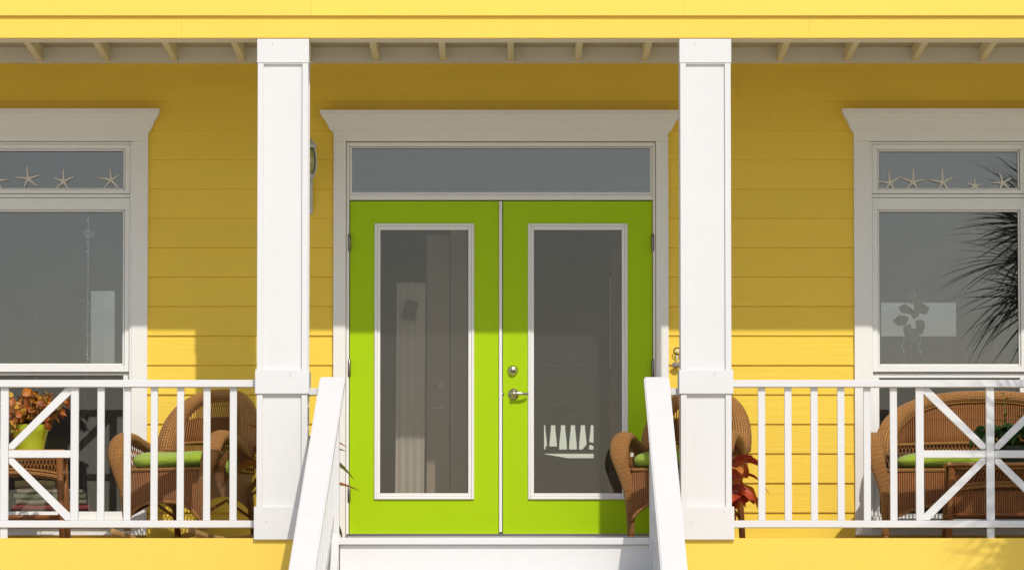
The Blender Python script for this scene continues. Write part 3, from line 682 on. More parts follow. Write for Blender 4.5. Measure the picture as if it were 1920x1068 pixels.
# ================================================================ WICKER FURNITURE
def wicker_seat(name, label, cat, x, y, a, hwid, rocker=False, cb=.10, foot=False, ztop=.94):
    t = empty(name, (x, y, 0), a, label=label, cat=cat)
    kr = .30; hb_ = hwid * .93; zbk = .56; nn = 2.5
    def by(xx, z): return .22 + kr * (z - .40) - cb * (xx / hwid) ** 2
    def arch(q):
        ct, sn = cos(q), sin(q)
        return (hb_ * math.copysign(abs(ct) ** (2 / nn), ct), zbk + (ztop - .045 - zbk) * abs(sn) ** (2 / nn))
    # rolled rim of the back
    qs = [pi * i / 44 for i in range(45)]; path = []; rr = []
    for q in qs:
        xx, z = arch(q); path.append((xx, by(xx, z) + .01, z)); e = abs(cos(q)) ** 3
        rr.append((.056 + .0 * e, .038 + .034 * e))
    path = [(path[0][0] - .01, path[0][1] - .005, path[0][2] - .035)] + path + [(path[-1][0] + .01, path[-1][1] - .005, path[-1][2] - .035)]
    rr = [(.034, .04)] + rr + [(.034, .04)]
    MB().tube(path, rr, 14, up=(0, 1, 0)).build('back_rim', 'w_arm', t)
    def ztop_at(xx):
        f = min(1, abs(xx) / hb_) ** nn
        return zbk + (ztop - .045 - zbk) * (max(0, 1 - f)) ** (1 / nn)
    # open ribs in the upper back
    b = MB(); n = int(2 * hb_ / .0135)
    for i in range(n + 1):
        xx = -hb_ + .02 + (2 * hb_ - .04) * i / n; zt_ = ztop_at(xx) - .02
        if zt_ < .62: continue
        pts = [(xx, by(xx, z), z) for z in [.60 + (zt_ - .60) * k / 4 for k in range(5)]]
        b.tube(pts, .0042, 4)
    for z in (.76, .83):
        pts = []
        for i in range(25):
            xx = -hb_ + 2 * hb_ * i / 24
            if ztop_at(xx) > z + .02: pts.append((xx, by(xx, z) - .004, z))
        if len(pts) > 2: b.tube(pts, .0018, 4)
    b.build('back_ribs', 'w_strand', t, kind='stuff')
    # dense woven panel low in the back
    b = MB(); G = []
    zt2 = .735 if not foot else .90
    for i in range(9):
        row = []
        for j in range(29):
            xx = -hb_ * .985 + 2 * hb_ * .985 * j / 28; top = min(zt2 + .03 * (1 - (xx / hb_) ** 2), max(.60, ztop_at(xx) - .01))
            z = .595 + (top - .595) * i / 8; row.append((xx, by(xx, z) + .007, z))
        G.append(row)
    b.grid(G); b.build('back_panel', 'w_rib', t)
    # braid that frames the panel
    b = MB(); b.tube([(-hb_ + 2 * hb_ * i / 24, by(-hb_ + 2 * hb_ * i / 24, .60) - .006, .597 + .016 * (1 - ((i - 12) / 12) ** 2)) for i in range(25)], .010, 8)
    xx_ = []
    for i in range(31):
        q = pi * i / 30; ax_, az_ = arch(q); ax_ *= .91; az_ = zbk + (az_ - zbk) * .91; xx_.append((ax_, by(ax_, az_) - .008, az_))
    b.tube(xx_, .009, 8); b.build('back_braid', 'w_arm', t)
    # lattice between seat and panel
    b = MB(); z0, z1 = .41, .605; dx = .07; k = -hb_ - dx
    while k < hb_ + dx:
        for s in (-1, 1):
            p = []
            for i in range(5):
                xx = k + s * dx * i / 4; z = z0 + (z1 - z0) * i / 4
                if abs(xx) < hb_: p.append((xx, by(xx, z) + .004 * s, z))
            if len(p) > 1: b.tube(p, .0036, 4)
        k += .022
    b.build('back_lattice', 'w_strand', t, kind='stuff')
    # arms sweep forward and down into the front legs
    prof = [(.24, .50, .030, .026), (.15, .53, .036, .028), (.0, .582, .045, .030), (-.15, .622, .054, .033), (-.255, .605, .060, .037), (-.315, .525, .058, .036), (-.325, .42, .043, .032), (-.31, .28, .034, .028), (-.292, .15, .026, .024), (-.285, .07 if rocker else .045, .022, .02)]
    sp = spline(prof, 6)
    def aoff(z): f = min(1, max(0, (z - .25) / .33)); return -.034 + .066 * f * f * (3 - 2 * f)
    for sx in (-1, 1):
        b = MB(); pts = [(sx * (hwid + aoff(p[1]) - .05 * max(0, p[0] + .05) / .3), p[0], p[1]) for p in sp]
        b.tube(pts, [(p[2], p[3]) for p in sp], 14, up=(1, 0, 0)); arm = b.build('arm', 'w_arm', t)
        # side lattice and side apron
        b = MB(); k = -.30
        while k < .30:
            for s in (-1, 1):
                p = []
                for i in range(4):
                    yy = k + s * .05 * i / 3; z = .41 + (.20 - .24 * max(0, yy + .15)) * i / 3
                    if -.31 < yy < .27: p.append((sx * (hwid - .005 + aoff(z) + .003 * s), yy, z))
                if len(p) > 1: b.tube(p, .0036, 4)
            k += .024
        b.build('arm_lattice', 'w_strand', t, kind='stuff')
        b = MB(); G = []
        for i in range(6):
            row = []
            for j in range(15):
                yy = -.31 + .56 * j / 14; zl = .20 + .07 * (1 - ((j - 7) / 7) ** 2); zq = zl + (.42 - zl) * i / 5; row.append((sx * (hwid + aoff(zq) - .004), yy, zq))
            G.append(row)
        b.grid(G); b.build('side_apron', 'w_rib', t)
        # wraps round the front leg and rear leg
        b = MB(); b.tube([(sx * (hwid - .04), .24, .42), (sx * (hwid - .036), .27, .22), (sx * (hwid - .034), .31, .05 if rocker else .002)], [.022, .021, .019], 10); b.build('leg', 'w_pole', t)
        if foot or not rocker:
            b = MB(); b.tube([(sx * (hwid - .034), -.285, .045), (sx * (hwid - .034), -.284, .002)], [.019, .021], 10); b.build('leg', 'w_pole', t)
        b = MB(); b.tube([(sx * (hwid - .045), -.28, .16), (sx * (hwid - .045), 0, .25), (sx * (hwid - .045), .27, .16)], .010, 6); b.build('brace', 'w_pole', t)
        if rocker:
            b = MB(); pts = []
            for i in range(17):
                yy = -.47 + 1.0 * i / 16; pts.append((sx * (hwid - .034), yy, .018 + .23 * (yy + .02) ** 2))
            b.tube(pts, [(.012 if 0 < i < 16 else .008, .019) for i in range(17)], 8, up=(1, 0, 0)); b.build('rocker', 'tan', t)
    # seat deck and front apron with an arched lower edge
    b = MB(); b.box(-hwid + .03, hwid - .03, -.30, .24, .385, .405, .004); b.build('seat', 'w_rib', t)
    b = MB(); G = []
    for i in range(8):
        row = []
        for j in range(25):
            u = -1 + 2 * j / 24; xx = u * (hwid - .045); zl = .235 - .11 * abs(u) ** 3.2; z = zl + (.425 - zl) * i / 7
            row.append((xx, -.315 - .022 * (1 - u * u) - .012 * sin(pi * i / 7), z))
        G.append(row)
    b.grid(G); b.build('front_apron', 'w_rib', t)
    b = MB(); b.tube([G[0][j] for j in range(25)], .011, 8); b.tube([(p[0], p[1] - .002, p[2]) for p in G[-1]], .011, 8); b.build('apron_braid', 'w_arm', t)
    return t
def cushion(x, y, a, hx, label, z=.424, front=-.30):
    """flat seat pad with a puffy front edge, tufted"""
    b = MB(); nx, ny = 26, 16; G = []
    hy = .27; cy = -.05
    def sup(v, p): return math.copysign(abs(v) ** p, v)
    rows_ = 16
    rnd = random.Random(int(hx * 1000) + 3)
    ph = [rnd.uniform(0, 6) for _ in range(6)]
    for i in range(rows_ + 1):
        th = -pi / 2 + pi * i / rows_; row = []
        for j in range(48):
            q = 2 * pi * j / 48
            cx_ = sup(cos(q), .38); cy_ = sup(sin(q), .38); r = max(cos(th), 0) ** .55
            xx = hx * cx_ * r; yy = cy + hy * cy_ * r
            puff = 1 + .10 * sin(xx * 14 + ph[0]) + .06 * sin(yy * 22 + ph[1])
            zz = z + .058 + sup(sin(th), .9) * .058 * puff + .006 * sin(xx * 9 + ph[2])
            ccx, ccy = min(abs(abs(xx) - hx * .38), .2), 0
            row.append((xx, yy - .012 * sin(xx * 11 + ph[3]), zz))
        G.append(row)
    b.grid(G, True)
    o = b.build('seat_cushion', 'cushion'); o.location = (x, y, 0); o.rotation_euler = (0, 0, a)
    tag(o, label, 'cushion', 'lime green seat cushions')
    return o
def chair_xy(px, Y): return WX(px, Y, 850)
Yc = 1.02; xL = chair_xy(357, Yc); aL = -radians(27)
wicker_seat('rocking_chair', 'brown wicker rocking chair angled left behind the left railing', 'rocking chair', xL, Yc, aL, .296, rocker=True)
cushion(xL, Yc, aL, .255, 'lime green cushion on the wicker rocking chair')
b = MB(); b.ball((0, 0, 0), .05, 14, (.8, .6, 1.0)); kn = b.build('cushion_knot', 'cushion'); kn.location = (.335, -.10, .44)
kn.parent = [o for o in bpy.data.objects if o.name == 'seat_cushion'][0]
Yr = 1.0; xR = chair_xy(1287, Yr); aR = -radians(18)
wicker_seat('armchair', 'brown wicker armchair beside the right green door, half hidden by handrail and column', 'armchair', xR, Yr, aR, .292, rocker=False)
cushion(xR, Yr, aR, .262, 'lime green cushion on the wicker armchair by the door')
ct = MB(); ct.tube([(.007 * cos(q * .6283), 0, .010 * sin(q * .6283)) for q in range(11)], .005, 6); ct = ct.build('care_tag', 'vinyl', [o for o in bpy.data.objects if o.name.startswith('seat_cushion')][-1], label='small white tag loop on the cushion')
ct.location = (-.262, -.25, .515)
cs = MB().lathe([(.0, 0), (.036, .0), (.040, .012), (.034, .026), (.024, .022), (.0, .02)], 16).build('caster_cup', 'lampglass')
vx = Vector((-.258, -.285, 0)); vx.rotate(Matrix.Rotation(aR, 3, 'Z')); cs.location = (xR + vx.x, Yr + vx.y, .0005)
tag(cs, 'small clear glass coaster under the front leg of the wicker armchair', 'coaster')
Yv = 1.12; xV = chair_xy(1849, Yv)
wicker_seat('loveseat', 'wide brown wicker loveseat under the right window behind the railing', 'loveseat', xV, Yv, -radians(3), .635, cb=.06, foot=True)
cushion(xV - .27, Yv, -radians(3), .27, 'lime green cushion on the left half of the wicker loveseat')
cushion(xV + .30, Yv, -radians(3), .27, 'lime green cushion on the right half of the wicker loveseat')

def wicker_table(name, label, x, y, hx, hy, zt, rz=0, shelf=.145):
    t = empty(name, (x, y, 0), rz, label=label, cat='table')
    MB().box(-hx - .02, hx + .02, -hy - .02, hy + .02, zt - .02, zt, .008, 2).build('table_top', 'w_arm', t)
    for sx in (-1, 1):
        for sy in (-1, 1):
            b = MB(); b.tube([(sx * (hx - .015), sy * (hy - .015), zt - .021), (sx * (hx + .0), sy * hy, .2), (sx * (hx + .012), sy * (hy + .01), .001)], [.021, .020, .018], 12); b.build('leg', 'w_pole', t)
    for sy in (-1, 1):
        b = MB(); k = -hx
        while k < hx:
            for s in (-1, 1):
                p = [(k + s * .04 * i / 3, sy * (hy - .01 + .003 * s), zt - .135 + .115 * i / 3) for i in range(4)]
                p = [q for q in p if abs(q[0]) < hx - .01]
                if len(p) > 1: b.tube(p, .0036, 4)
            k += .021
        b.build('apron_lattice', 'w_strand', t, kind='stuff')
        b = MB(); b.tube([(-hx + 2 * hx * i / 14, sy * (hy - .008), zt - .165 + .03 * (1 - ((i - 7) / 7) ** 2)) for i in range(15)], .011, 8)
        b.tube([(-hx + 2 * hx * i / 14, sy * (hy - .008), zt - .145 + .03 * (1 - ((i - 7) / 7) ** 2)) for i in range(15)], .009, 8)
        b.tube([(-hx, sy * (hy - .008), zt - .032), (hx, sy * (hy - .008), zt - .032)], .011, 8); b.build('apron_rail', 'w_arm', t)
        b = MB(); b.tube([(-hx, sy * hy, shelf), (hx, sy * hy, shelf)], .014, 10); b.build('stretcher', 'w_pole', t)
    for sx in (-1, 1):
        b = MB(); b.tube([(sx * (hx - .005), -hy, zt - .15), (sx * (hx - .005), 0, zt - .125), (sx * (hx - .005), hy, zt - .15)], .011, 8); b.tube([(sx * hx, -hy, shelf), (sx * hx, hy, shelf)], .014, 10); b.build('side_rail', 'w_pole', t)
        b = MB(); G = [[(sx * (hx - .008), -hy + 2 * hy * j / 6, zt - .13 + .11 * i / 3) for j in range(7)] for i in range(4)]; b.grid(G); b.build('side_panel', 'w_rib', t)
    return t
Yt = .95
tx = (WX(118, Yt - .2) + WX(-60, Yt - .2)) / 2
wicker_table('wicker_table', 'wicker side table with lattice apron under the lime green pot', tx, Yt, .275, .2, WZ(845, Yt), 0)
Yt2 = .46
t2 = wicker_table('wicker_table', 'dark wicker side table standing in front of the loveseat', WX(1777, Yt2 - .15) + .32, Yt2, .31, .16, WZ(866, Yt2 - .15), 0)
b = MB(); G = [[(-.30 + .6 * j / 16, -.143, .135 + (WZ(866, .31) - .30) * i / 5) for j in range(17)] for i in range(6)]; b.grid(G); b.build('front_panel', 'w_rib', t2)

# ================================================================ PLANTS
def leaf_mesh(name, L, Wd, droop, fold, mat, nseg=8, tip=1.6, wave=0.0):
    b = MB(); b.unit = True; G = []
    for i in range(nseg + 1):
        t = i / nseg; wd = Wd * (sin(pi * min(1, t ** .8 * .98 + .02)) ** (1 / tip * 1.2)) * .5 + .0008
        z = -droop * t * t * L; y = L * (t - .18 * droop * t * t)
        row = []
        for j in range(5):
            u = (j - 2) / 2; row.append((u * wd, y, z + abs(u) * fold * wd + wave * sin(t * 14 + u * 2) * abs(u)))
        G.append(row)
    b.grid(G); bmesh.ops.recalc_face_normals(b.bm, faces=b.bm.faces)
    me = bpy.data.meshes.new(name); b.bm.to_mesh(me); b.bm.free(); me.materials.append(M[mat]); return me
def put_leaf(me, parent, p, az, el, roll, sc, name='leaf'):
    o = inst(name, me, parent, p, (el, roll, az), (sc, sc, sc)); o.rotation_mode = 'XYZ'
    return o
def face_leaf(me, parent, p, clock, tilt, sc):
    return inst('leaf', me, parent, p, (pi / 2 - tilt, clock, 0), (sc, sc, sc))
def potted(name, label, cat, x, y, z, leaves_fn, pot=None, mat='terracotta'):
    t = empty(name, (x, y, z), label=label, cat=cat)
    if pot:
        r0, r1, h = pot
        MB().lathe([(r0, 0), (r0 * 1.02, .004), (r1 * .955, h * .72), (r1 * .985, h * .74), (r1, h * .985), (r1, h), (r1 * .93, h), (r1 * .9, h * .8), (0, h * .8)], 32).build('pot', mat, t)
        MB().lathe([(0, h * .81), (r1 * .89, h * .81), (r1 * .89, h * .83), (0, h * .85)], 20).build('soil', 'soil', t)
    leaves_fn(t); return t
crL = [leaf_mesh('croton_leaf_%s' % s, L, Wd, d, .5, m, 9, 1.5, .004) for s, L, Wd, d, m in (('a', .20, .095, .6, 'croton_red'), ('b', .18, .085, 1.0, 'croton_red'), ('c', .16, .09, .4, 'croton_red'))]
crD = [leaf_mesh('croton_leaf_dark_%s' % s, L, Wd, d, .5, 'croton_dark', 9, 1.5, .004) for s, L, Wd, d in (('a', .22, .07, .6), ('b', .19, .065, 1.0), ('c', .24, .055, .4))]
def croton(meshes, n, zmin, zmax, rmin, rnd, lean=0):
    def f(t):
        for s in range(3):
            a = rnd.uniform(0, 6.28); MB().tube([(0, 0, .2), (.03 * cos(a), .03 * sin(a), .35), (.07 * cos(a) + lean, .07 * sin(a), zmax - .02)], [.008, .006, .004], 6).build('stem', 'stem', t)
        for i in range(n):
            az = i * 2.399 + rnd.uniform(-.3, .3); z = zmin + (zmax - zmin) * ((i + .5) / n); el = rnd.uniform(-.9, .2) + 1.1 * (z - zmin) / (zmax - zmin)
            r = rmin * rnd.uniform(.4, 1.2)
            put_leaf(rnd.choice(meshes), t, (-sin(az) * r + lean, cos(az) * r, z), az, el, rnd.uniform(-.6, .6), rnd.uniform(.8, 1.15))
            if i % 3: face_leaf(rnd.choice(meshes), t, (rnd.uniform(-.5, .5) * rmin + lean, -rmin * rnd.uniform(.2, .8), z), (1 if i % 2 else -1) * rnd.uniform(1.5, 2.8), rnd.uniform(-.2, .5), rnd.uniform(.7, 1.0))
    return f
rnd = random.Random(5)
potted('croton_plant', 'croton plant with green and orange veined leaves behind the left column', 'potted plant', WX(545, .85, 850), .85, 0, croton(crD, 30, .16, .62, .16, rnd), (.09, .125, .2))
rnd = random.Random(9)
potted('croton_plant', 'croton plant with deep red and orange leaves behind the right column', 'potted plant', WX(1338, .62, 850), .62, 0, croton(crL, 24, .22, .47, .08, rnd, .09), (.08, .11, .2))
co = [leaf_mesh('coleus_leaf_%s' % s, L, Wd, d, .35, 'coleus', 8, .85, .004) for s, L, Wd, d in (('a', .070, .050, .5), ('b', .060, .042, .8), ('c', .080, .054, .4))]
def coleus(t):
    r = random.Random(21)
    for s in range(42):
        a = s * 2.4; rad = .02 + .16 * (s / 42); ze = .155 + r.uniform(.04, .22) * (1.1 - .35 * s / 42)
        ex, ey = rad * cos(a) * 1.25 + .02, rad * sin(a)
        MB().tube([(.03 * cos(a), .03 * sin(a), .12), (ex * .7, ey * .7, ze * .7), (ex, ey, ze)], [.004, .0035, .0025], 5).build('stem', 'stem', t)
        for k in range(8):
            az = k * 2.2 + r.uniform(-.3, .3); f = 1 - k * .055
            if k % 2: face_leaf(r.choice(co), t, (ex * (1 - .06 * k), ey - .03, ze - .012 * k), r.uniform(-pi, pi), r.uniform(.0, .8), r.uniform(.7, 1.05)); continue
            put_leaf(r.choice(co), t, (ex * (1 - .06 * k), ey * (1 - .06 * k), ze - .014 * k), az, r.uniform(-.7, .5), r.uniform(-.5, .5), r.uniform(.75, 1.15))
potted('coleus_plant', 'coleus with orange, red and yellow leaves in a lime green pot', 'potted plant', WX(56, .93, 800), .93, WZ(845, Yt) + .001, coleus, (.082, .113, .152), 'potgreen')
gl = [leaf_mesh('green_leaf_%s' % s, L, Wd, d, .4, 'leafgreen', 7, 1.9, .002) for s, L, Wd, d in (('a', .10, .055, .5), ('b', .12, .05, .8), ('c', .08, .022, .3))]
def greenp(t):
    r = random.Random(4)
    for s in range(26):
        a = s * 2.4; rad = .04 + .15 * (s / 26); ze = .12 + r.uniform(.0, .10)
        for k in range(3): put_leaf(r.choice(gl[:2]), t, (rad * cos(a) * 1.2, rad * sin(a) * .7, ze), r.uniform(0, 6.28), r.uniform(-.6, .6), r.uniform(-.5, .5), r.uniform(.8, 1.15))
    for (sx, top) in ((-.05, .40), (.06, .30), (.12, .25)):
        MB().tube([(sx * .5, 0, .1), (sx, -.01, top * .7), (sx * 1.05, -.01, top)], [.004, .003, .002], 5).build('stem', 'stem', t)
        for k in range(9): put_leaf(gl[2], t, (sx * (1 + .005 * k), -.01, .14 + (top - .14) * k / 8), k * 2.4, .5, 0, 1.1 - .05 * k)
potted('green_plant', 'dark green leafy plant on the table in front of the loveseat', 'potted plant', WX(1898, Yt2), Yt2, WZ(866, Yt2 - .15) + .001, greenp, (.06, .085, .10))

# palm beside the porch: its fan leaves show mirrored in the right window
pc = Vector((3.71, -1.85, 0)); Yvirt = 2 * (PW + .03) - pc.y
pc.z = WZ(478, Yvirt)
palm = empty('palm_tree', (pc.x + .05, pc.y, GZ), label='fan palm with spiky dark fronds standing off the right end of the porch', cat='palm tree')
hT = pc.z - GZ
pts = [(-.0 + .02 * sin(i * .9), 0, hT * i / 16) for i in range(17)]
MB().tube(pts, [.13 - .02 * i / 16 + .008 * (i % 2) for i in range(17)], 14).build('trunk', 'bark', palm)
b = MB()
for i in range(70):
    a = i * 2.4; z = hT - 1.2 + 1.2 * i / 70; r = .115
    b.tube([(r * cos(a), r * sin(a), z), (r * 1.35 * cos(a), r * 1.35 * sin(a), z + .09), (r * 1.5 * cos(a), r * 1.5 * sin(a), z + .15)], [.025, .018, .008], 5, flat=.5)
b.build('leaf_boots', 'bark', palm, kind='stuff')
def frond_mesh(idx):
    r = random.Random(100 + idx); b = MB(); b.unit = True
    pl = .26
    b.tube([(0, 0, 0), (0, pl * .5, .015), (0, pl, .0)], [.010, .008, .006], 5)
    nb = 24
    for k in range(nb):
        a = radians(-118 + 236 * k / (nb - 1)); L = r.uniform(.46, .60) * (1 - .22 * abs(a) / 2)
        cup = .10 * abs(sin(a)); G = []
        dr = r.uniform(.25, .6)
        for i in range(7):
            t = i / 6; wd = .0075 * (1 - t ** 1.6) + .0006; rr_ = L * t
            x = sin(a) * rr_; y = pl + cos(a) * rr_; z = cup * t - dr * .30 * t * t * L / .45 + (0.006 if k % 2 else -.006) * t
            px_, py_ = cos(a) * wd, -sin(a) * wd
            G.append([(x - px_, y - py_, z), (x, y, z + wd * .5), (x + px_, y + py_, z)])
        b.grid(G)
    bmesh.ops.recalc_face_normals(b.bm, faces=b.bm.faces)
    me = bpy.data.meshes.new('frond'); b.bm.to_mesh(me); b.bm.free(); me.materials.append(M['frond']); return me
fm = [frond_mesh(i) for i in range(4)]
r = random.Random(3)
for i in range(32):
    az = i * 2.399; el = radians(92 - 150 * (i / 31) ** .9) + r.uniform(-.1, .1)
    inst('frond', fm[i % 4], palm, (-.05, 0, hT + .02 - .10 * i / 30), (el, r.uniform(-.5, .5), az), (1.18, r.uniform(1.08, 1.24), 1.18))

# ================================================================ SMALL THINGS
def starfish(px, py, rpx, rot, label, cut=0, squash=1.0):
    Yp = PW + .018; x, z = W(px, py, Yp); R = rpx / 309.0
    b = MB(); N_ = 40; rim = []; 
    rr = random.Random(int(px))
    Ls = [R * rr.uniform(.88, 1.1) for _ in range(5)]; bend = [rr.uniform(-.18, .18) for _ in range(5)]
    for i in range(5):
        a0 = rot + 2 * pi * i / 5 + bend[i] * .4; pts = []
        for k in range(7):
            t = k / 6; a = a0 + bend[i] * t * .6; pts.append((cos(a) * Ls[i] * t, 0, sin(a) * Ls[i] * t * squash))
        b.tube(pts, [(.0135 * R / .085 * (1 - .62 * k / 6), .0085 * (1 - .6 * k / 6)) for k in range(7)], 8, up=None if False else (0, 1, 0), flat=1)
    b.ball((0, 0, 0), .017 * R / .085, 10, (1, .55, 1))
    o = b.build('starfish', 'starfish'); o.location = (x, Yp, z); o.rotation_euler = (radians(-4), 0, 0)
    for v in o.data.vertices: pass
    tag(o, label, 'starfish', 'starfish along the window transoms')
up = pi / 2
starfish(-5, 338, 22, up - .3, 'starfish cut off by the left edge of the photo in the left window')
starfish(53, 335, 22, up + .12, 'upright starfish second from the left in the left window transom')
starfish(119, 340, 22, up - .02, 'starfish with long sideways arms in the middle of the left window transom')
starfish(208, 337, 22, up + .05, 'starfish at the right end of the left window transom')
starfish(1668, 343, 24, up + .08, 'leftmost starfish in the right window transom')
starfish(1712, 341, 25, up - .1, 'largest upright starfish, second in the right window transom')
starfish(1767, 342, 25, up + .08, 'middle starfish in the right window transom')
starfish(1827, 348, 14, up, 'smallest starfish, fourth in the right window transom')
starfish(1880, 343, 21, up + .15, 'starfish over the palm reflection at the right end of the right window transom')

# wall lantern behind the left column
Yl = PW - .17; lx = WX(577, Yl); lan = empty('wall_lantern', (lx, PW - .02, WZ(330, Yl)), label='pale metal wall lantern with curved glass half hidden by the left column', cat='lantern')
def lb(b, name, mat): loc(b, lan).build(name, mat, lan)
z = lambda p: WZ(p, Yl)
lb(MB().lathe([(.0, z(250)), (.008, z(252)), (.010, z(257)), (.024, z(262)), (.045, z(270)), (.052, z(272)), (.053, z(276)), (.044, z(277.5)), (0, z(278))], 20, lx, Yl), 'lantern_roof', 'lantern')
lb(MB().lathe([(.036, z(278)), (.047, z(290)), (.050, z(303)), (.046, z(316)), (.034, z(327))], 20, lx, Yl), 'lantern_glass', 'lampglass')
lb(MB().lathe([(.037, z(326)), (.034, z(330)), (.016, z(338)), (.010, z(346)), (.014, z(349)), (0, z(352))], 20, lx, Yl), 'lantern_cup', 'lantern')
for k in range(6):
    a = pi / 6 + k * pi / 3
    p = spline([(lx + q * cos(a), Yl + q * sin(a), z(h)) for q, h in ((.044, 277), (.055, 290), (.058, 303), (.054, 317), (.040, 329), (.016, 342))], 4)
    lb(MB().tube(p, .0035, 6), 'lantern_rib', 'lantern')
lb(MB().box(lx - .014, lx + .024, PW - .035, PW - .018, z(398), z(335), .006, 2), 'back_plate', 'lantern')
lb(MB().tube(spline([(lx, PW - .03, z(375)), (lx, PW - .09, z(382)), (lx, PW - .15, z(372)), (lx, Yl, z(350))], 5), .008, 8), 'arm', 'lantern')

# small shell ornament on the wall right of the doors
Yo = PW - .045; ox_, oz_ = W(1270, 658, Yo); orn = empty('wall_ornament', (ox_, Yo, oz_), label='small ring ornament with hanging shell on the yellow wall beside the door casing', cat='ornament')
MB().tube([(.021 * cos(q * .3142 * 1.0), 0, .021 * sin(q * .3142)) for q in range(21)], .0035, 6).build('ring', 'iron', orn)
MB().ball((0, -.004, 0), .009, 10).build('bead', 'silver', orn)
MB().box(-.003, .003, 0, .028, -.003, .003).build('hook', 'iron', orn)
b = MB(); b.tube([(0, 0, -.021), (-.003, 0, -.05), (-.006, 0, -.06)], .0018, 5); b.ball((-.003, 0, -.033), .005, 8); b.ball((-.004, 0, -.046), .005, 8); b.build('chain', 'silver', orn)
b = MB(); b.ball((-.006, 0, -.084), .024, 14, (1.15, .6, .85)); b.tube([(-.034, 0, -.088), (-.048, .0, -.082)], .003, 5); b.build('shell', 'shell', orn)

# crystal strand in the left window
Yk = PW + .10; kx_ = WX(164.5, Yk); kz = WZ(405, Yk)
sc_ = empty('sun_catcher', (kx_, Yk, kz), label='thin strand of clear beads with a wire spiral hanging inside the left window', cat='sun catcher')
b = MB(); b.tube([(0, 0, 0), (0.001, 0, WZ(680, Yk) - kz)], .002, 5); b.build('thread', 'silver', sc_)
b = MB(); r = random.Random(8); y_ = 412
while y_ < 680:
    b.ball((r.uniform(-.004, .004), 0, WZ(y_, Yk) - kz), r.uniform(.004, .010) if y_ < 500 or y_ > 560 else .004, 7); y_ += r.uniform(5, 11)
for yy in (572, 600, 622, 640): 
    b.tube([(-.004, 0, WZ(yy, Yk) - kz), (r.uniform(-.03, .02), 0, WZ(yy + 9, Yk) - kz), (r.uniform(-.02, .02), 0, WZ(yy + 16, Yk) - kz)], .0016, 5)
b.build('beads', 'silver', sc_)
b = MB(); zs = WZ(437, Yk) - kz; b.tube([((.006 + .024 * q / 40) * cos(q * .32), 0, zs + (.006 + .024 * q / 40) * sin(q * .32)) for q in range(41)], .003, 5); b.build('spiral', 'silver', sc_)

# hanging plant ornament in the right window
Yh = PW + .10; hx_, hz_ = W(1710, 552, Yh)
hg = empty('window_ornament', (hx_, Yh, hz_), label='small pale hanging basket of leaves inside the right window', cat='ornament')
b = MB(); b.tube([(.021 * cos(q * .3142), 0, .021 * sin(q * .3142)) for q in range(21)], .0016, 5); b.tube([(-.012, 0, 0), (.012, 0, .0)], .0016, 5); b.build('suction_ring', 'silver', hg)
M['paleleaf'] = leafmat('pale_ornament_leaf', [(.1, c4(.10, .10, .05)), (.9, c4(.26, .22, .13))], (.2, .18, .1), .05)
pl_ = leaf_mesh('ornament_leaf', .10, .058, .5, .4, 'paleleaf', 8, .9)
r = random.Random(17)
for (dx, dz, ck, sc__) in ((.0, -.06, -.3, .9), (.01, -.07, .9, 1.0), (-.01, -.10, -1.2, 1.0), (.03, -.10, 1.3, 1.1), (-.02, -.14, -2.0, 1.1), (.01, -.15, .2, .9), (.02, -.16, 2.2, 1.0), (-.01, -.18, -2.6, .9), (.02, -.12, .55, 1.1), (-.03, -.16, -1.5, 1.1), (.03, -.18, 2.6, .9), (-.0, -.12, -.7, .8)):
    face_leaf(pl_, hg, (dx, 0, dz), ck, .25, sc__)
b = MB(); b.lathe([(0, -.30), (.025, -.295), (.042, -.265), (.045, -.235), (.034, -.21), (0, -.205)], 16); b.build('basket', 'paleleaf', hg)
b = MB()
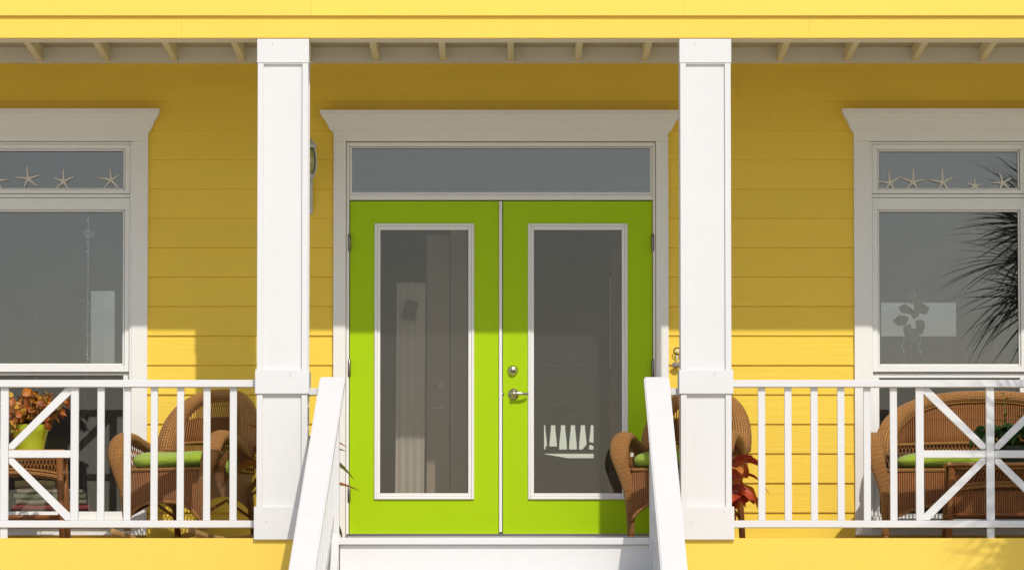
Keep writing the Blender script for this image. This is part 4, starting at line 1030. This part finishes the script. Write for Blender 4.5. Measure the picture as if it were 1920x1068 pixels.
for sx in (-.055, .045, .0):
    b.tube([(sx + .008 * sin(q), 0, -.25 - .014 * q) for q in range(9 if sx else 5)], .0018, 5)
b.build('beads', 'silver', hg)

# folded blankets inside the left window
zz = WZ(959, 2.1); k = 0
for (a, c, h, m, lab) in ((30, 172, 11, 'redcloth', 'red patterned folded blanket at the bottom of the stack inside the left window'), (36, 168, 10, 'beige', 'beige folded blanket just above the red one inside the left window'), (32, 166, 11, 'sage', 'sage green folded blanket in the middle of the stack inside the left window'), (38, 160, 9, 'beige', 'pale folded blanket under the olive fringed one inside the left window'), (34, 108, 16, 'olive', 'olive fringed blanket on top of the stack inside the left window')):
    hgt = h / 305.0; x0_, x1_ = WX(a, 2.1), WX(c, 2.1); b = MB(); G = []
    for i in range(12):
        q = -pi / 2 + pi * i / 11; G.append([(x0_ + (x1_ - x0_) * j / 16, 1.95 - .02 * cos(q) + .003 * sin(j * 1.7 + k), zz + hgt / 2 + hgt * .48 * sin(q) + .0025 * sin(j * .9 + k)) for j in range(17)])
    b.grid(G); b.box(x0_ + .004, x1_ - .004, 1.952, 2.3, zz + .002, zz + hgt - .002)
    tag(b.build('folded_blanket', m), lab, 'blanket', 'folded blankets stacked inside the left window'); zz += hgt; k += 1
cb_ = empty('cabinet', ((WX(30, 2.1) + WX(172, 2.1)) / 2, 2.1, .02), label='low dark bench inside the left window under the folded blankets', cat='bench')
loc(MB().box(WX(26, 2.1), WX(176, 2.1), 1.93, 2.32, WZ(959, 2.1) - .03, WZ(959, 2.1) - .001, .003), cb_).build('bench_top', 'infloor', cb_)
for sx in (30, 168):
    for sy in (1.96, 2.28): loc(MB().box(WX(sx, 2.1) - .015, WX(sx, 2.1) + .015, sy - .015, sy + .015, .021, WZ(959, 2.1) - .031), cb_).build('leg', 'infloor', cb_)
# dry leaf on the top stair
dl = leaf_mesh('dry_leaf', .07, .035, .5, .5, 'tan', 6, 1.8)
o = inst('fallen_leaf', dl, None, (WX(1217, -.08), -.14, -.040 - RISE + .012), (.1, 0, 1.3)); tag(o, 'dry brown leaf lying on the step beside the right handrail', 'leaf')
